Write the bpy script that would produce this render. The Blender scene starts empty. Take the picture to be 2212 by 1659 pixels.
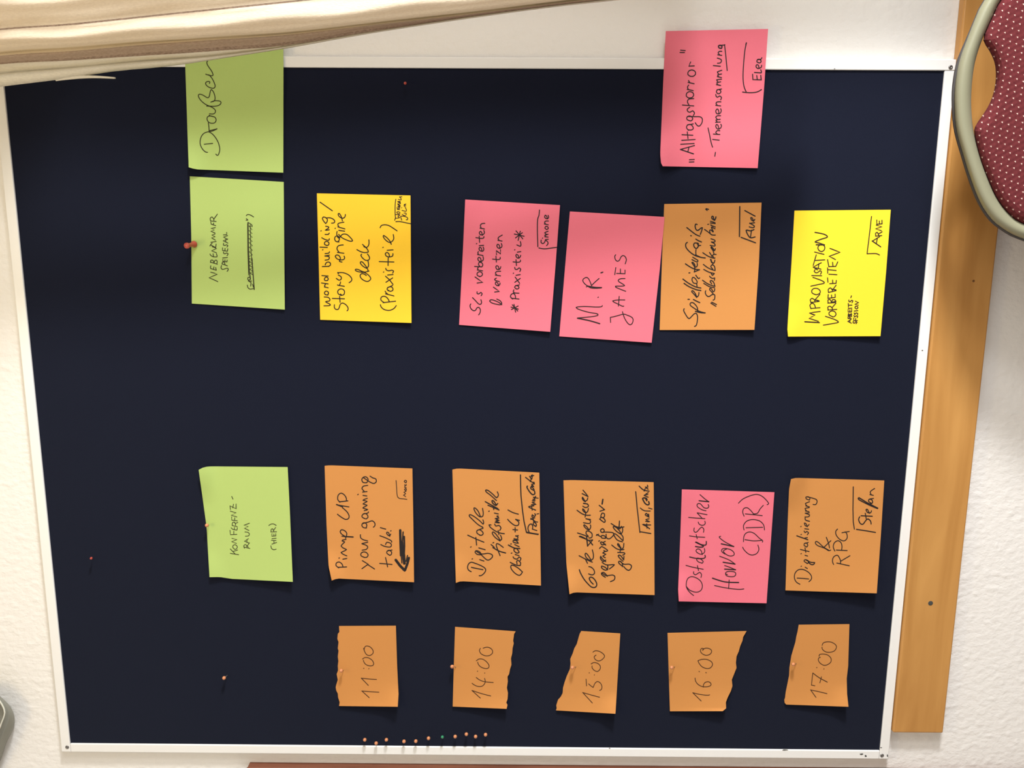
import bpy, bmesh, math, random
from mathutils import Vector, Matrix, noise

# ------------------------------------------------------------------ camera, sky, lights, exposure
SC = bpy.context.scene
COL = SC.collection
FPX = 1790.0                                   # focal length in pixels of the 2212 x 1659 frame
CAM = Vector((0.3347628, -1.3675694, 1.6133845))
ROT = Matrix(((0.0056017, 0.0059540, -0.9999666),   # world -> camera (x right, y down, z forward)
              (-0.9834250, -0.1811958, -0.0065879),
              (-0.1812290, 0.9834290, 0.0048403)))
cam = bpy.data.objects.new('camera', bpy.data.cameras.new('camera'))
COL.objects.link(cam)
cam.data.sensor_fit = 'HORIZONTAL'
cam.data.sensor_width = 36.0
cam.data.lens = 36.0 * FPX / 2212.0
cam.data.clip_start = 0.02
m = (Matrix(((1, 0, 0), (0, -1, 0), (0, 0, -1))) @ ROT).transposed().to_4x4()
m.translation = CAM
cam.matrix_world = m
SC.camera = cam

SC.view_settings.view_transform = 'Standard'
SC.view_settings.look = 'None'
SC.view_settings.gamma = 1.0
SC.view_settings.use_curve_mapping = False
SC.view_settings.exposure = 0.0

world = bpy.data.worlds.new('room_ambience')
SC.world = world
world.use_nodes = True
bg = world.node_tree.nodes['Background']
bg.inputs['Color'].default_value = (1.0, 0.94, 0.86, 1)
bg.inputs['Strength'].default_value = 0.68

def area(name, loc, target, sx, sy, power, color, spread=180):
    d = bpy.data.lights.new(name, 'AREA')
    d.shape = 'RECTANGLE'; d.size = sx; d.size_y = sy; d.energy = power; d.color = color
    d.spread = math.radians(spread)
    o = bpy.data.objects.new(name, d); COL.objects.link(o)
    o.location = loc
    o.rotation_euler = (Vector(target) - Vector(loc)).to_track_quat('-Z', 'Z').to_euler()
    return o
# daylight through the window in the right-hand wall, and the warm ceiling lamp of the room
area('window_daylight', (1.03, -1.00, 1.45), (0.0, -1.00, 1.45), 1.45, 1.0, 9.0, (0.95, 0.98, 1.0))
area('low_bright_sky', (2.45, -1.10, 1.40), (0.5, -0.08, 1.0), 0.30, 0.30, 115.0, (0.97, 0.98, 1.0))
area('second_bright_sky', (2.30, -1.72, 1.45), (0.4, -0.08, 1.1), 0.35, 0.35, 21.0, (0.97, 0.98, 1.0))
area('ceiling_lamp_light', (0.10, -0.95, 2.83), (0.1, -0.15, 1.9), 0.45, 0.45, 7.8, (1.0, 0.77, 0.38))

def at(px, py, d=0.010):
    """the point seen at a pixel of the photograph on the plane d metres in front of the wall"""
    q = ROT.transposed() @ Vector(((px - 1106.0) / FPX, (py - 829.5) / FPX, 1.0))
    return CAM + q * ((-d - CAM.y) / q.y)

# ------------------------------------------------------------------ materials
MATS = {}
def mat(name, color, rough=0.6, metal=0.0, sheen=0.0, var=0.0, vscale=20.0, bump=0.0, bscale=200.0, spec=0.5,
        sheen_tint=None):
    if name in MATS: return MATS[name]
    M = bpy.data.materials.new(name); M.use_nodes = True
    nt = M.node_tree; b = nt.nodes['Principled BSDF']
    b.inputs['Base Color'].default_value = (*color, 1)
    b.inputs['Roughness'].default_value = rough
    b.inputs['Metallic'].default_value = metal
    b.inputs['Specular IOR Level'].default_value = spec
    if sheen:
        b.inputs['Sheen Weight'].default_value = sheen
        b.inputs['Sheen Roughness'].default_value = SROUGH
        if sheen_tint: b.inputs['Sheen Tint'].default_value = (*sheen_tint, 1)
    tc = nt.nodes.new('ShaderNodeTexCoord')
    if var:
        n = nt.nodes.new('ShaderNodeTexNoise'); n.inputs['Scale'].default_value = vscale
        n.inputs['Detail'].default_value = 6
        r = nt.nodes.new('ShaderNodeMapRange')
        r.inputs['To Min'].default_value = 1 - var; r.inputs['To Max'].default_value = 1 + var
        mx = nt.nodes.new('ShaderNodeMix'); mx.data_type = 'RGBA'; mx.blend_type = 'MULTIPLY'
        mx.inputs['Factor'].default_value = 1
        mx.inputs['A'].default_value = (*color, 1)
        nt.links.new(tc.outputs['Object'], n.inputs['Vector'])
        nt.links.new(n.outputs['Fac'], r.inputs['Value'])
        nt.links.new(r.outputs['Result'], mx.inputs['B'])
        nt.links.new(mx.outputs['Result'], b.inputs['Base Color'])
    if bump:
        n2 = nt.nodes.new('ShaderNodeTexNoise'); n2.inputs['Scale'].default_value = bscale
        n2.inputs['Detail'].default_value = 4
        bp = nt.nodes.new('ShaderNodeBump'); bp.inputs['Strength'].default_value = bump
        bp.inputs['Distance'].default_value = 0.002
        nt.links.new(tc.outputs['Object'], n2.inputs['Vector'])
        nt.links.new(n2.outputs['Fac'], bp.inputs['Height'])
        nt.links.new(bp.outputs['Normal'], b.inputs['Normal'])
    MATS[name] = M
    return M

def plaster_mat():
    M = bpy.data.materials.new('rough_plaster'); M.use_nodes = True
    nt = M.node_tree; b = nt.nodes['Principled BSDF']
    b.inputs['Base Color'].default_value = (0.80, 0.775, 0.735, 1)
    b.inputs['Roughness'].default_value = 0.9
    b.inputs['Specular IOR Level'].default_value = 0.15
    tc = nt.nodes.new('ShaderNodeTexCoord')
    mp = nt.nodes.new('ShaderNodeMapping'); mp.inputs['Scale'].default_value = (1.0, 1.0, 0.8)
    n1 = nt.nodes.new('ShaderNodeTexNoise'); n1.inputs['Scale'].default_value = 95; n1.inputs['Detail'].default_value = 5
    n1.inputs['Roughness'].default_value = 0.55
    v = nt.nodes.new('ShaderNodeTexVoronoi'); v.inputs['Scale'].default_value = 60; v.feature = 'SMOOTH_F1'
    r = nt.nodes.new('ShaderNodeMapRange'); r.inputs['From Min'].default_value = 0.0; r.inputs['From Max'].default_value = 0.35
    r.inputs['To Min'].default_value = 1.0; r.inputs['To Max'].default_value = 0.0
    a = nt.nodes.new('ShaderNodeMath'); a.operation = 'MULTIPLY_ADD'; a.inputs[1].default_value = 0.35
    bp = nt.nodes.new('ShaderNodeBump'); bp.inputs['Strength'].default_value = 0.60; bp.inputs['Distance'].default_value = 0.0026
    L = nt.links.new
    L(tc.outputs['Object'], mp.inputs['Vector']); L(mp.outputs['Vector'], n1.inputs['Vector']); L(mp.outputs['Vector'], v.inputs['Vector'])
    L(v.outputs['Distance'], r.inputs['Value']); L(r.outputs['Result'], a.inputs[0]); L(n1.outputs['Fac'], a.inputs[2])
    L(a.outputs['Value'], bp.inputs['Height']); L(bp.outputs['Normal'], b.inputs['Normal'])
    return M

def wood_mat(name, c1, c2, scale, rough=0.45, axis_scale=(1, 8, 8), knots=False):
    M = bpy.data.materials.new(name); M.use_nodes = True
    nt = M.node_tree; b = nt.nodes['Principled BSDF']; L = nt.links.new
    b.inputs['Roughness'].default_value = rough
    b.inputs['Specular IOR Level'].default_value = 0.35
    tc = nt.nodes.new('ShaderNodeTexCoord')
    mp = nt.nodes.new('ShaderNodeMapping'); mp.inputs['Scale'].default_value = axis_scale
    n = nt.nodes.new('ShaderNodeTexNoise'); n.inputs['Scale'].default_value = scale; n.inputs['Detail'].default_value = 5
    n.inputs['Distortion'].default_value = 0.6
    cr = nt.nodes.new('ShaderNodeValToRGB')
    cr.color_ramp.elements[0].position = 0.3; cr.color_ramp.elements[0].color = (*c1, 1)
    cr.color_ramp.elements[1].position = 0.7; cr.color_ramp.elements[1].color = (*c2, 1)
    L(tc.outputs['Object'], mp.inputs['Vector']); L(mp.outputs['Vector'], n.inputs['Vector'])
    L(n.outputs['Fac'], cr.inputs['Fac']); L(cr.outputs['Color'], b.inputs['Base Color'])
    return M

SHEEN, SROUGH = 0.085, 0.5
PLASTER = plaster_mat()
RAILWOOD = wood_mat('honey_pine', (0.43, 0.200, 0.050), (0.56, 0.285, 0.082), 3.0, 0.42, (1, 10, 10))
DOORWOOD = wood_mat('dark_red_wood', (0.11, 0.035, 0.018), (0.19, 0.065, 0.035), 6.0, 0.4, (14, 14, 1))
FELT = mat('navy_felt', (0.0060, 0.0075, 0.0180), 0.95, sheen=SHEEN, sheen_tint=(0.7, 0.85, 1.0), var=0.25, vscale=900, bump=0.3, bscale=1500, spec=0.1)
FRAME = mat('white_lacquered_metal', (0.80, 0.79, 0.76), 0.35, var=0.02, vscale=8)
STEEL = mat('dull_steel', (0.20, 0.19, 0.18), 0.4, metal=0.8)
DARK = mat('dark_scuff', (0.05, 0.05, 0.045), 0.8)
PAPER = {
    'green': mat('green_paper', (0.39, 0.515, 0.150), 0.75, var=0.02, vscale=300, spec=0.2),
    'orange': mat('orange_paper', (0.54, 0.230, 0.062), 0.75, var=0.02, vscale=300, spec=0.2),
    'yellow': mat('yellow_paper', (0.86, 0.52, 0.030), 0.75, var=0.02, vscale=300, spec=0.2),
    'lemon': mat('lemon_paper', (0.92, 0.60, 0.030), 0.75, var=0.02, vscale=300, spec=0.2),
    'pink': mat('pink_paper', (0.69, 0.148, 0.197), 0.75, var=0.02, vscale=300, spec=0.2),
}
INK = mat('black_marker_ink', (0.016, 0.012, 0.012), 0.6, spec=0.2)
BROWNINK = mat('thin_pen_ink', (0.055, 0.022, 0.010), 0.7, spec=0.2)
GREENINK = mat('faded_black_ink', (0.035, 0.036, 0.014), 0.7, spec=0.2)
PIN_ORANGE = mat('orange_plastic', (0.56, 0.22, 0.095), 0.35)
PIN_GREEN = mat('green_plastic', (0.035, 0.26, 0.12), 0.3)
PIN_RED = mat('red_plastic', (0.43, 0.065, 0.045), 0.35)

# ------------------------------------------------------------------ object helpers
def obj(name, bm, material, parent=None, smooth=False):
    me = bpy.data.meshes.new(name)
    bmesh.ops.recalc_face_normals(bm, faces=bm.faces[:])
    bm.to_mesh(me); bm.free()
    for x in (material if isinstance(material, (list, tuple)) else [material]): me.materials.append(x)
    if smooth:
        for p in me.polygons: p.use_smooth = True
    o = bpy.data.objects.new(name, me); COL.objects.link(o)
    if parent:
        o.parent = parent
        bpy.context.view_layer.update()
        o.matrix_parent_inverse = parent.matrix_world.inverted()
    return o

def tag(o, label=None, cat=None, group=None, kind=None):
    if label: o['label'] = label
    if cat: o['category'] = cat
    if group: o['group'] = group
    if kind: o['kind'] = kind
    return o

def empty(name, loc):
    o = bpy.data.objects.new(name, None); COL.objects.link(o); o.location = loc
    o.empty_display_size = 0.05
    bpy.context.view_layer.update()
    return o

def box(bm, x0, x1, y0, y1, z0, z1):
    vs = [bm.verts.new((x, y, z)) for x in (x0, x1) for y in (y0, y1) for z in (z0, z1)]
    for f in ((0, 1, 3, 2), (4, 6, 7, 5), (0, 4, 5, 1), (2, 3, 7, 6), (0, 2, 6, 4), (1, 5, 7, 3)):
        bm.faces.new([vs[i] for i in f])

def boxobj(name, dims, material, parent=None, bevel=0.0, seg=2):
    bm = bmesh.new(); box(bm, *dims)
    if bevel: bmesh.ops.bevel(bm, geom=bm.edges[:], offset=bevel, segments=seg, affect='EDGES', profile=0.5)
    return obj(name, bm, material, parent)

def frame_of(t, up=Vector((0, 0, 1))):
    t = t.normalized()
    a = t.cross(up)
    if a.length < 1e-4: a = t.cross(Vector((1, 0, 0)))
    a.normalize()
    return a, a.cross(t).normalized()

def sweep(bm, path, prof, up=None, closed_ends=True):
    """sweep a closed 2-D profile [(a, b)] along a path; a along the side vector, b along up"""
    rings = []
    n = len(path)
    for i, p in enumerate(path):
        t = (path[min(i + 1, n - 1)] - path[max(i - 1, 0)])
        s, u = frame_of(t, up or Vector((0, 0, 1)))
        pr = prof(i / (n - 1)) if callable(prof) else prof
        rings.append([bm.verts.new(p + s * a + u * b) for a, b in pr])
    for r0, r1 in zip(rings, rings[1:]):
        k = len(r0)
        for j in range(k): bm.faces.new((r0[j], r0[(j + 1) % k], r1[(j + 1) % k], r1[j]))
    if closed_ends:
        bm.faces.new(rings[0]); bm.faces.new(rings[-1][::-1])

def circle(r, k=12, rb=None):
    return [(r * math.cos(2 * math.pi * i / k), (rb or r) * math.sin(2 * math.pi * i / k)) for i in range(k)]

def lathe(bm, base, axis, prof, k=20, caps=True):
    """revolve [(h, r)] about base + axis*h"""
    axis = axis.normalized(); s, u = frame_of(axis, Vector((0, 0.3, 1)))
    rings = []
    for h, r in prof:
        c = base + axis * h
        if r < 1e-6: rings.append([bm.verts.new(c)])
        else: rings.append([bm.verts.new(c + (s * math.cos(2 * math.pi * i / k) + u * math.sin(2 * math.pi * i / k)) * r) for i in range(k)])
    for a, b in zip(rings, rings[1:]):
        for i in range(k):
            j = (i + 1) % k
            if len(a) == 1 and len(b) == 1: continue
            if len(a) == 1: bm.faces.new((a[0], b[i], b[j]))
            elif len(b) == 1: bm.faces.new((a[i], a[j], b[0]))
            else: bm.faces.new((a[i], a[j], b[j], b[i]))
    if not caps: return
    if len(rings[0]) > 1: bm.faces.new(rings[0][::-1])
    if len(rings[-1]) > 1: bm.faces.new(rings[-1])

def spline(pts, step):
    """centripetal-ish Catmull-Rom through 2-D points, resampled"""
    if len(pts) < 3: return list(pts)
    P = [pts[0]] + list(pts) + [pts[-1]]
    out = []
    for i in range(1, len(P) - 2):
        p0, p1, p2, p3 = P[i - 1], P[i], P[i + 1], P[i + 2]
        d = math.hypot(p2[0] - p1[0], p2[1] - p1[1])
        n = max(2, int(d / step))
        for j in range(n):
            t = j / n
            out.append(tuple(0.5 * (2 * p1[k] + (p2[k] - p0[k]) * t + (2 * p0[k] - 5 * p1[k] + 4 * p2[k] - p3[k]) * t * t
                                    + (3 * p1[k] - p0[k] - 3 * p2[k] + p3[k]) * t ** 3) for k in (0, 1)))
    out.append(P[-2])
    return out

FLOOR = 0.06
# ------------------------------------------------------------------ the room
wall = boxobj('wall_back', (-1.9, 1.12, 0.0, 0.12, FLOOR - 0.1, 2.90), PLASTER)
tag(wall, 'rough white plastered wall behind the pinboard', kind='structure')
WY0, WY1, WZ0, WZ1 = -2.20, -0.206, 0.86, 2.15  # unseen window, its far end stretched so that it also carries fill light
bm = bmesh.new()
box(bm, 1.00, 1.12, WY1, 0.0, FLOOR, 2.85)
box(bm, 1.00, 1.12, -2.4, WY0, FLOOR, 2.85)
box(bm, 1.00, 1.12, WY0, WY1, FLOOR, WZ0)
box(bm, 1.00, 1.12, WY0, WY1, WZ1, 2.85)
tag(obj('wall_right', bm, PLASTER), 'white plastered side wall with the window', kind='structure')
tag(boxobj('wall_left', (-2.0, -1.9, -2.4, 0.12, FLOOR - 0.1, 2.90), PLASTER), kind='structure')
fl = boxobj('floor', (-1.9, 1.12, -2.4, 0.0, FLOOR - 0.1, FLOOR), wood_mat('floor_boards', (0.22, 0.13, 0.07), (0.30, 0.18, 0.10), 5, 0.5, (8, 1, 8)))
tag(fl, kind='structure')
ce = boxobj('ceiling', (-1.9, 1.12, -2.4, 0.12, 2.85, 2.95), mat('ceiling_paint', (0.8, 0.78, 0.74), 0.9))
tag(ce, kind='structure')
win = empty('window_1', (1.06, (WY0 + WY1) / 2, WZ0)); tag(win, kind='structure')
bm = bmesh.new()
for a in ((WY0, WY0 + 0.06, WZ0, WZ1), (WY1 - 0.06, WY1, WZ0, WZ1), (WY0 + 0.06, WY1 - 0.06, WZ0, WZ0 + 0.06), (WY0 + 0.06, WY1 - 0.06, WZ1 - 0.06, WZ1)):
    box(bm, 1.03, 1.09, a[0], a[1], a[2], a[3])
obj('window_frame', bm, FRAME, win)
g = bpy.data.materials.new('window_glass'); g.use_nodes = True
_t = g.node_tree.nodes.new('ShaderNodeBsdfTransparent'); _x = g.node_tree.nodes.new('ShaderNodeMixShader')
_x.inputs['Fac'].default_value = 0.06
g.node_tree.nodes['Principled BSDF'].inputs['Roughness'].default_value = 0.02
g.node_tree.links.new(_t.outputs[0], _x.inputs[1]); g.node_tree.links.new(g.node_tree.nodes['Principled BSDF'].outputs[0], _x.inputs[2])
g.node_tree.links.new(_x.outputs[0], g.node_tree.nodes['Material Output'].inputs['Surface'])
boxobj('window_pane', (1.057, 1.063, WY0 + 0.06, WY1 - 0.06, WZ0 + 0.06, WZ1 - 0.06), g, win)

# wooden chair rail under the board
rail = empty('trim_1', (0.2, 0, 0.89)); tag(rail, 'honey coloured wooden rail along the wall under the pinboard', kind='structure')
RX0, RX1, RZ0, RZ1, RT = -0.5443, 0.995, 0.8450, 0.9345, 0.018
boxobj('rail_board', (RX0, RX1, -RT, 0.0, RZ0, RZ1), RAILWOOD, rail, 0.0025)
bm = bmesh.new()
lathe(bm, at(2010, 1303, 0.018) + Vector((0, 0.004, 0)), Vector((0, -1, 0)), [(0, .0042), (.0043, .0042), (.0046, .003), (.0046, 0)], 14)
obj('nail_head', bm, DARK, rail)
bm = bmesh.new()
lathe(bm, at(2103, 607, 0.018) + Vector((0, 0.004, 0)), Vector((0, -1, 0)), [(0, .002), (.0042, .002), (.0044, 0)], 10)
obj('nail_head', bm, wood_mat('dark_knot', (0.12, 0.05, 0.015), (0.2, 0.08, 0.02), 30), rail)

# door casing at the left of the board
DX, DZ = -0.6265, 2.106
door = empty('door_1', (-1.08, 0, FLOOR)); tag(door, 'dark red wooden door casing left of the pinboard', kind='structure')
bm = bmesh.new()
sec = [(DX, 0.0), (DX, -0.014), (DX - 0.006, -0.020), (DX - 0.020, -0.020), (DX - 0.024, -0.016), (DX - 0.085, -0.016), (DX - 0.09, 0.0)]
lo = [bm.verts.new((x, y, FLOOR)) for x, y in sec]; hi = [bm.verts.new((x, y, DZ - (0.009 if x > DX - 0.004 else 0.0))) for x, y in sec]
for i in range(len(sec)):
    j = (i + 1) % len(sec); bm.faces.new((lo[i], lo[j], hi[j], hi[i]))
bm.faces.new(lo[::-1]); bm.faces.new(hi)
obj('door_jamb', bm, DOORWOOD, door)
bm = bmesh.new()
zz = [(0.0, DZ), (0.0, DZ + 0.012), (-0.012, DZ + 0.012), (-0.020, DZ + 0.006), (-0.024, DZ), (-0.022, DZ - 0.004)]
sec = [(y, z) for y, z in ((0.0, DZ - 0.10), (-0.016, DZ - 0.10), (-0.016, DZ - 0.012), (-0.020, DZ - 0.008), (-0.020, DZ + 0.001), (-0.012, DZ + 0.006), (0.0, DZ + 0.006))]
a = [bm.verts.new((DX - 0.0903, y, z)) for y, z in sec]; b_ = [bm.verts.new((-1.56, y, z)) for y, z in sec]
for i in range(len(sec)):
    j = (i + 1) % len(sec); bm.faces.new((a[i], a[j], b_[j], b_[i]))
bm.faces.new(a); bm.faces.new(b_[::-1])
obj('door_head', bm, DOORWOOD, door)
boxobj('door_leaf', (-1.47, DX - 0.0902, -0.008, 0.0, FLOOR + 0.005, DZ - 0.1002), DOORWOOD, door)
bm = bmesh.new(); box(bm, -1.56, -1.4702, -0.0155, 0.0, FLOOR, DZ - 0.1002); obj('door_jamb', bm, DOORWOOD, door)

# ------------------------------------------------------------------ the pinboard
BX, BZ0, BZ1 = 0.600, 0.9357, 2.4345            # outer size 1.20 x 1.50 m
FW, FD, FELTD = 0.0163, 0.013, 0.010
board = empty('pinboard', (0, 0, BZ0))
tag(board, 'large pinboard of dark navy felt in a thin white frame on the plaster wall', 'pinboard')
boxobj('felt_panel', (-BX + 0.004, BX - 0.004, -FELTD, 0.0, BZ0 + 0.004, BZ1 - 0.004), FELT, board)
fr = {}
fr['t'] = boxobj('frame_rail', (-BX, BX, -FD, 0.0, BZ1 - FW, BZ1), FRAME, board, 0.0012)
fr['b'] = boxobj('frame_rail', (-BX, BX - FW - 0.0006, -FD, 0.0, BZ0, BZ0 + FW), FRAME, board, 0.0012)
fr['l'] = boxobj('frame_rail', (-BX, -BX + FW, -FD, 0.0, BZ0 + FW + 0.0004, BZ1 - FW - 0.0004), FRAME, board, 0.0012)
fr['r'] = boxobj('frame_rail', (BX - FW, BX, -FD, 0.0, BZ0, BZ1 - FW - 0.0004), FRAME, board, 0.0012)
for (px, py, k) in ((2053.5, 145.5, 'r'), (145.2, 1614, 't'), (1905.2, 1632, 'b')):
    bm = bmesh.new()
    p = at(px, py, FD)
    lathe(bm, p + Vector((0, 0.002, 0)), Vector((0, -1, 0)), [(0, .0034), (.0024, .0034), (.0030, .0024), (.0031, .0012), (.0022, .001), (.0022, 0)], 16)
    obj('screw', bm, STEEL, fr[k], True)
random.seed(5)
for (px, py, w, h, k) in ((1861, 1629, 3.5, 1.6, 'b'), (1870, 1633, 2.2, 2.6, 'b'), (1917, 1632, 1.4, 3.0, 'b'), (1696, 1620, 6.0, 1.2, 'l'), (1317, 1616, 1.8, 0.8, 'l'),
                       (1992.5, 757, 2.0, 1.2, 'b'), (1803, 148.5, 1.6, 1.0, 'r'), (1903, 1615, 2.2, 1.0, 'b')):
    bm = bmesh.new()
    ring = []
    for i in range(9):
        t = 2 * math.pi * i / 9; q = random.uniform(0.7, 1.2)
        ring.append((px + w * q * math.cos(t), py + h * q * math.sin(t)))
    A = [bm.verts.new(at(x, y, FD + 0.00035)) for x, y in ring]; B = [bm.verts.new(at(x, y, FD - 0.0002)) for x, y in ring]
    bm.faces.new(A)
    for i in range(9): bm.faces.new((A[i], B[i], B[(i + 1) % 9], A[(i + 1) % 9]))
    obj('scuff', bm, DARK, fr[k])

# ------------------------------------------------------------------ notes: paper sheets that follow the board, writing drawn on the paper
def parse(s):
    return [tuple(float(v) for v in p.split(',')) for p in s.split()]

def polyat(pl, t):
    """point at fraction t of the vertical extent of a boundary polyline"""
    L = [0.0]
    for a, b in zip(pl, pl[1:]): L.append(L[-1] + math.hypot(b[0] - a[0], b[1] - a[1]))
    d = t * L[-1]
    for i in range(len(pl) - 1):
        if d <= L[i + 1] or i == len(pl) - 2:
            k = (d - L[i]) / max(1e-9, L[i + 1] - L[i])
            return (pl[i][0] + (pl[i + 1][0] - pl[i][0]) * k, pl[i][1] + (pl[i + 1][1] - pl[i][1]) * k)

def bend(pl, u):
    if not pl: return 0.0
    for a, b in zip(pl, pl[1:]):
        if u <= b[0]:
            t = (u - a[0]) / (b[0] - a[0]); return a[1] + (b[1] - a[1]) * t
    return pl[-1][1]

def make_note(name, color, org, sc, left, right, lift, strokes, ink, w, label, group, tags=None, rows=36, cols=22, base=None,
              top=None, bot=None, tagname='name_field'):
    B0 = FELTD if base is None else base
    toP = lambda p: (org[0] + p[0] / sc, org[1] + p[1] / sc)
    Lp = [toP(p) for p in parse(left)]; Rp = [toP(p) for p in parse(right)]
    bm = bmesh.new(); grid = []
    for j in range(rows + 1):
        v = j / rows; l = polyat(Lp, v); r = polyat(Rp, v); row = []
        for i in range(cols + 1):
            u = i / cols
            dy = (bend(bot, u) * v ** 5 + bend(top, u) * (1 - v) ** 5) / sc
            row.append(bm.verts.new(at(l[0] + (r[0] - l[0]) * u, l[1] + (r[1] - l[1]) * u + dy, B0 + 0.0006 + lift(u, v))))
        grid.append(row)
    for j in range(rows):
        for i in range(cols):
            bm.faces.new((grid[j][i], grid[j][i + 1], grid[j + 1][i + 1], grid[j + 1][i]))
    c = sum((vv.co for vv in bm.verts), Vector()) / len(bm.verts)
    for vv in bm.verts: vv.co -= c
    # thickness towards the board
    ret = bmesh.ops.duplicate(bm, geom=bm.verts[:] + bm.edges[:] + bm.faces[:])
    vm = ret['vert_map']
    for a in [x for r_ in grid for x in r_]: vm[a].co.y += 0.00030
    ring = [r_ for r_ in grid[0]] + [r_[-1] for r_ in grid[1:]] + grid[-1][-2::-1] + [r_[0] for r_ in grid[-2:0:-1]]
    for a, b in zip(ring, ring[1:] + ring[:1]): bm.faces.new((a, b, vm[b], vm[a])).smooth = False
    for a, b in zip(ring, ring[1:] + ring[:1]):
        for q, r_ in ((a, b), (vm[a], vm[b])): bm.edges.get((q, r_)).smooth = False
    o = obj(name, bm, PAPER[color], None, True)
    o.location = c
    bpy.context.view_layer.update()
    tag(o, label, 'paper note', group)
    def uv(px, py):
        v = 0.5; u = 0.5
        for _ in range(14):
            l = polyat(Lp, v); r = polyat(Rp, v)
            u = min(1, max(0, (px - l[0]) / (r[0] - l[0])))
            yy = l[1] + (r[1] - l[1]) * u + (bend(bot, u) * v ** 5 + bend(top, u) * (1 - v) ** 5) / sc
            v = min(1, max(0, v + 0.8 * (py - yy) / (Lp[-1][1] - Lp[0][1])))
        return u, v
    def draw(nm, ss, matl):
        bm = bmesh.new()
        for s in ss:
            ww = w
            if s[0] == 'w':
                k = s.index(':'); ww = float(s[1:k]); s = s[k + 1:]
            straight = s[0] == '!'
            pts = parse(s[1:] if straight else s)
            if len(pts) < 2: continue
            if straight:
                q = []
                for a, b in zip(pts, pts[1:]):
                    n = max(1, int(math.hypot(b[0] - a[0], b[1] - a[1]) / 40))
                    q += [(a[0] + (b[0] - a[0]) * i / n, a[1] + (b[1] - a[1]) * i / n) for i in range(n)]
                pts = q + [pts[-1]]
            else:
                pts = spline(pts, 14.0)
            pts = [toP(p) for p in pts]
            h = ww / sc / 2
            # drop duplicates
            pp = [pts[0]]
            for p in pts[1:]:
                if math.hypot(p[0] - pp[-1][0], p[1] - pp[-1][1]) > 0.05: pp.append(p)
            if len(pp) < 2: pp = [(pp[0][0], pp[0][1] - h * .4), (pp[0][0], pp[0][1] + h * .4)]
            n = len(pp); V = []
            def P3(x, y):
                u, v = uv(x, y)
                return at(x, y, B0 + 0.0006 + 0.00022 + lift(u, v)) - c
            for i in range(n):
                a = pp[max(0, i - 1)]; b = pp[min(n - 1, i + 1)]
                dx, dy = b[0] - a[0], b[1] - a[1]; d = math.hypot(dx, dy)
                if d < 1e-6: dx, dy, d = 1, 0, 1
                nx, ny = -dy / d, dx / d
                # sharp corners: widen by the miter
                k = h
                if 0 < i < n - 1:
                    ax, ay = pp[i][0] - pp[i - 1][0], pp[i][1] - pp[i - 1][1]; la = math.hypot(ax, ay)
                    cs = abs((nx * -ay + ny * ax) / la) if la else 1
                    k = h / max(0.6, cs)
                x, y = pp[i]
                V.append((bm.verts.new(P3(x + nx * k, y + ny * k)), bm.verts.new(P3(x - nx * k, y - ny * k))))
            for (a, b), (c2, d2) in zip(V, V[1:]): bm.faces.new((a, c2, d2, b))
            for end, nb in ((0, 1), (n - 1, n - 2)):
                x, y = pp[end]; dx, dy = x - pp[nb][0], y - pp[nb][1]; d = math.hypot(dx, dy)
                ang = math.atan2(dy, dx)
                fan = [bm.verts.new(P3(x + h * math.cos(ang + t), y + h * math.sin(ang + t))) for t in (-0.9, -0.3, 0.3, 0.9)]
                a, b = V[end]
                e = [a, b] if end else [b, a]
                bm.faces.new([e[1]] + fan + [e[0]])
        me_o = obj(nm, bm, matl)
        me_o.parent = o
        return me_o
    if strokes: draw('handwriting', strokes, ink)
    if tags: draw(tagname, tags, ink)
    return o

def sm(x): x = min(1, max(0, x)); return x * x * (3 - 2 * x)
def curl(bottom=0.005, right=0.002, tl=0.0, bl=0.0, tr=0.0, br=0.0, belly=0.0, pw=3.0, over=0.0):
    """lift of the sheet from the felt; u runs down the board, v to the left, as the writer saw the note"""
    def f(u, v):
        z = bottom * v ** pw * (0.35 + 0.65 * u) + right * u ** 2
        z += tl * sm(1 - (u / 0.22)) * sm(1 - v / 0.35) + bl * sm(1 - (u / 0.25)) * sm((v - 0.7) / 0.3)
        z += tr * sm((u - 0.75) / 0.25) * sm(1 - v / 0.3) + br * sm((u - 0.7) / 0.3) * sm((v - 0.7) / 0.3)
        z += over * (1 - sm((v - 0.22) / 0.5))
        z += belly * math.sin(math.pi * v) * u
        return z
    return f
# ------------------------------------------------------------------ the notes (outlines and pen strokes read off enlarged views of each note)
S1, S2, S3 = 1327 / 240.0, 1329 / 250.0, 1327 / 180.0
GC, GR, GT = 'notes naming the rooms', 'notes with session titles', 'torn notes with the hours'

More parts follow.
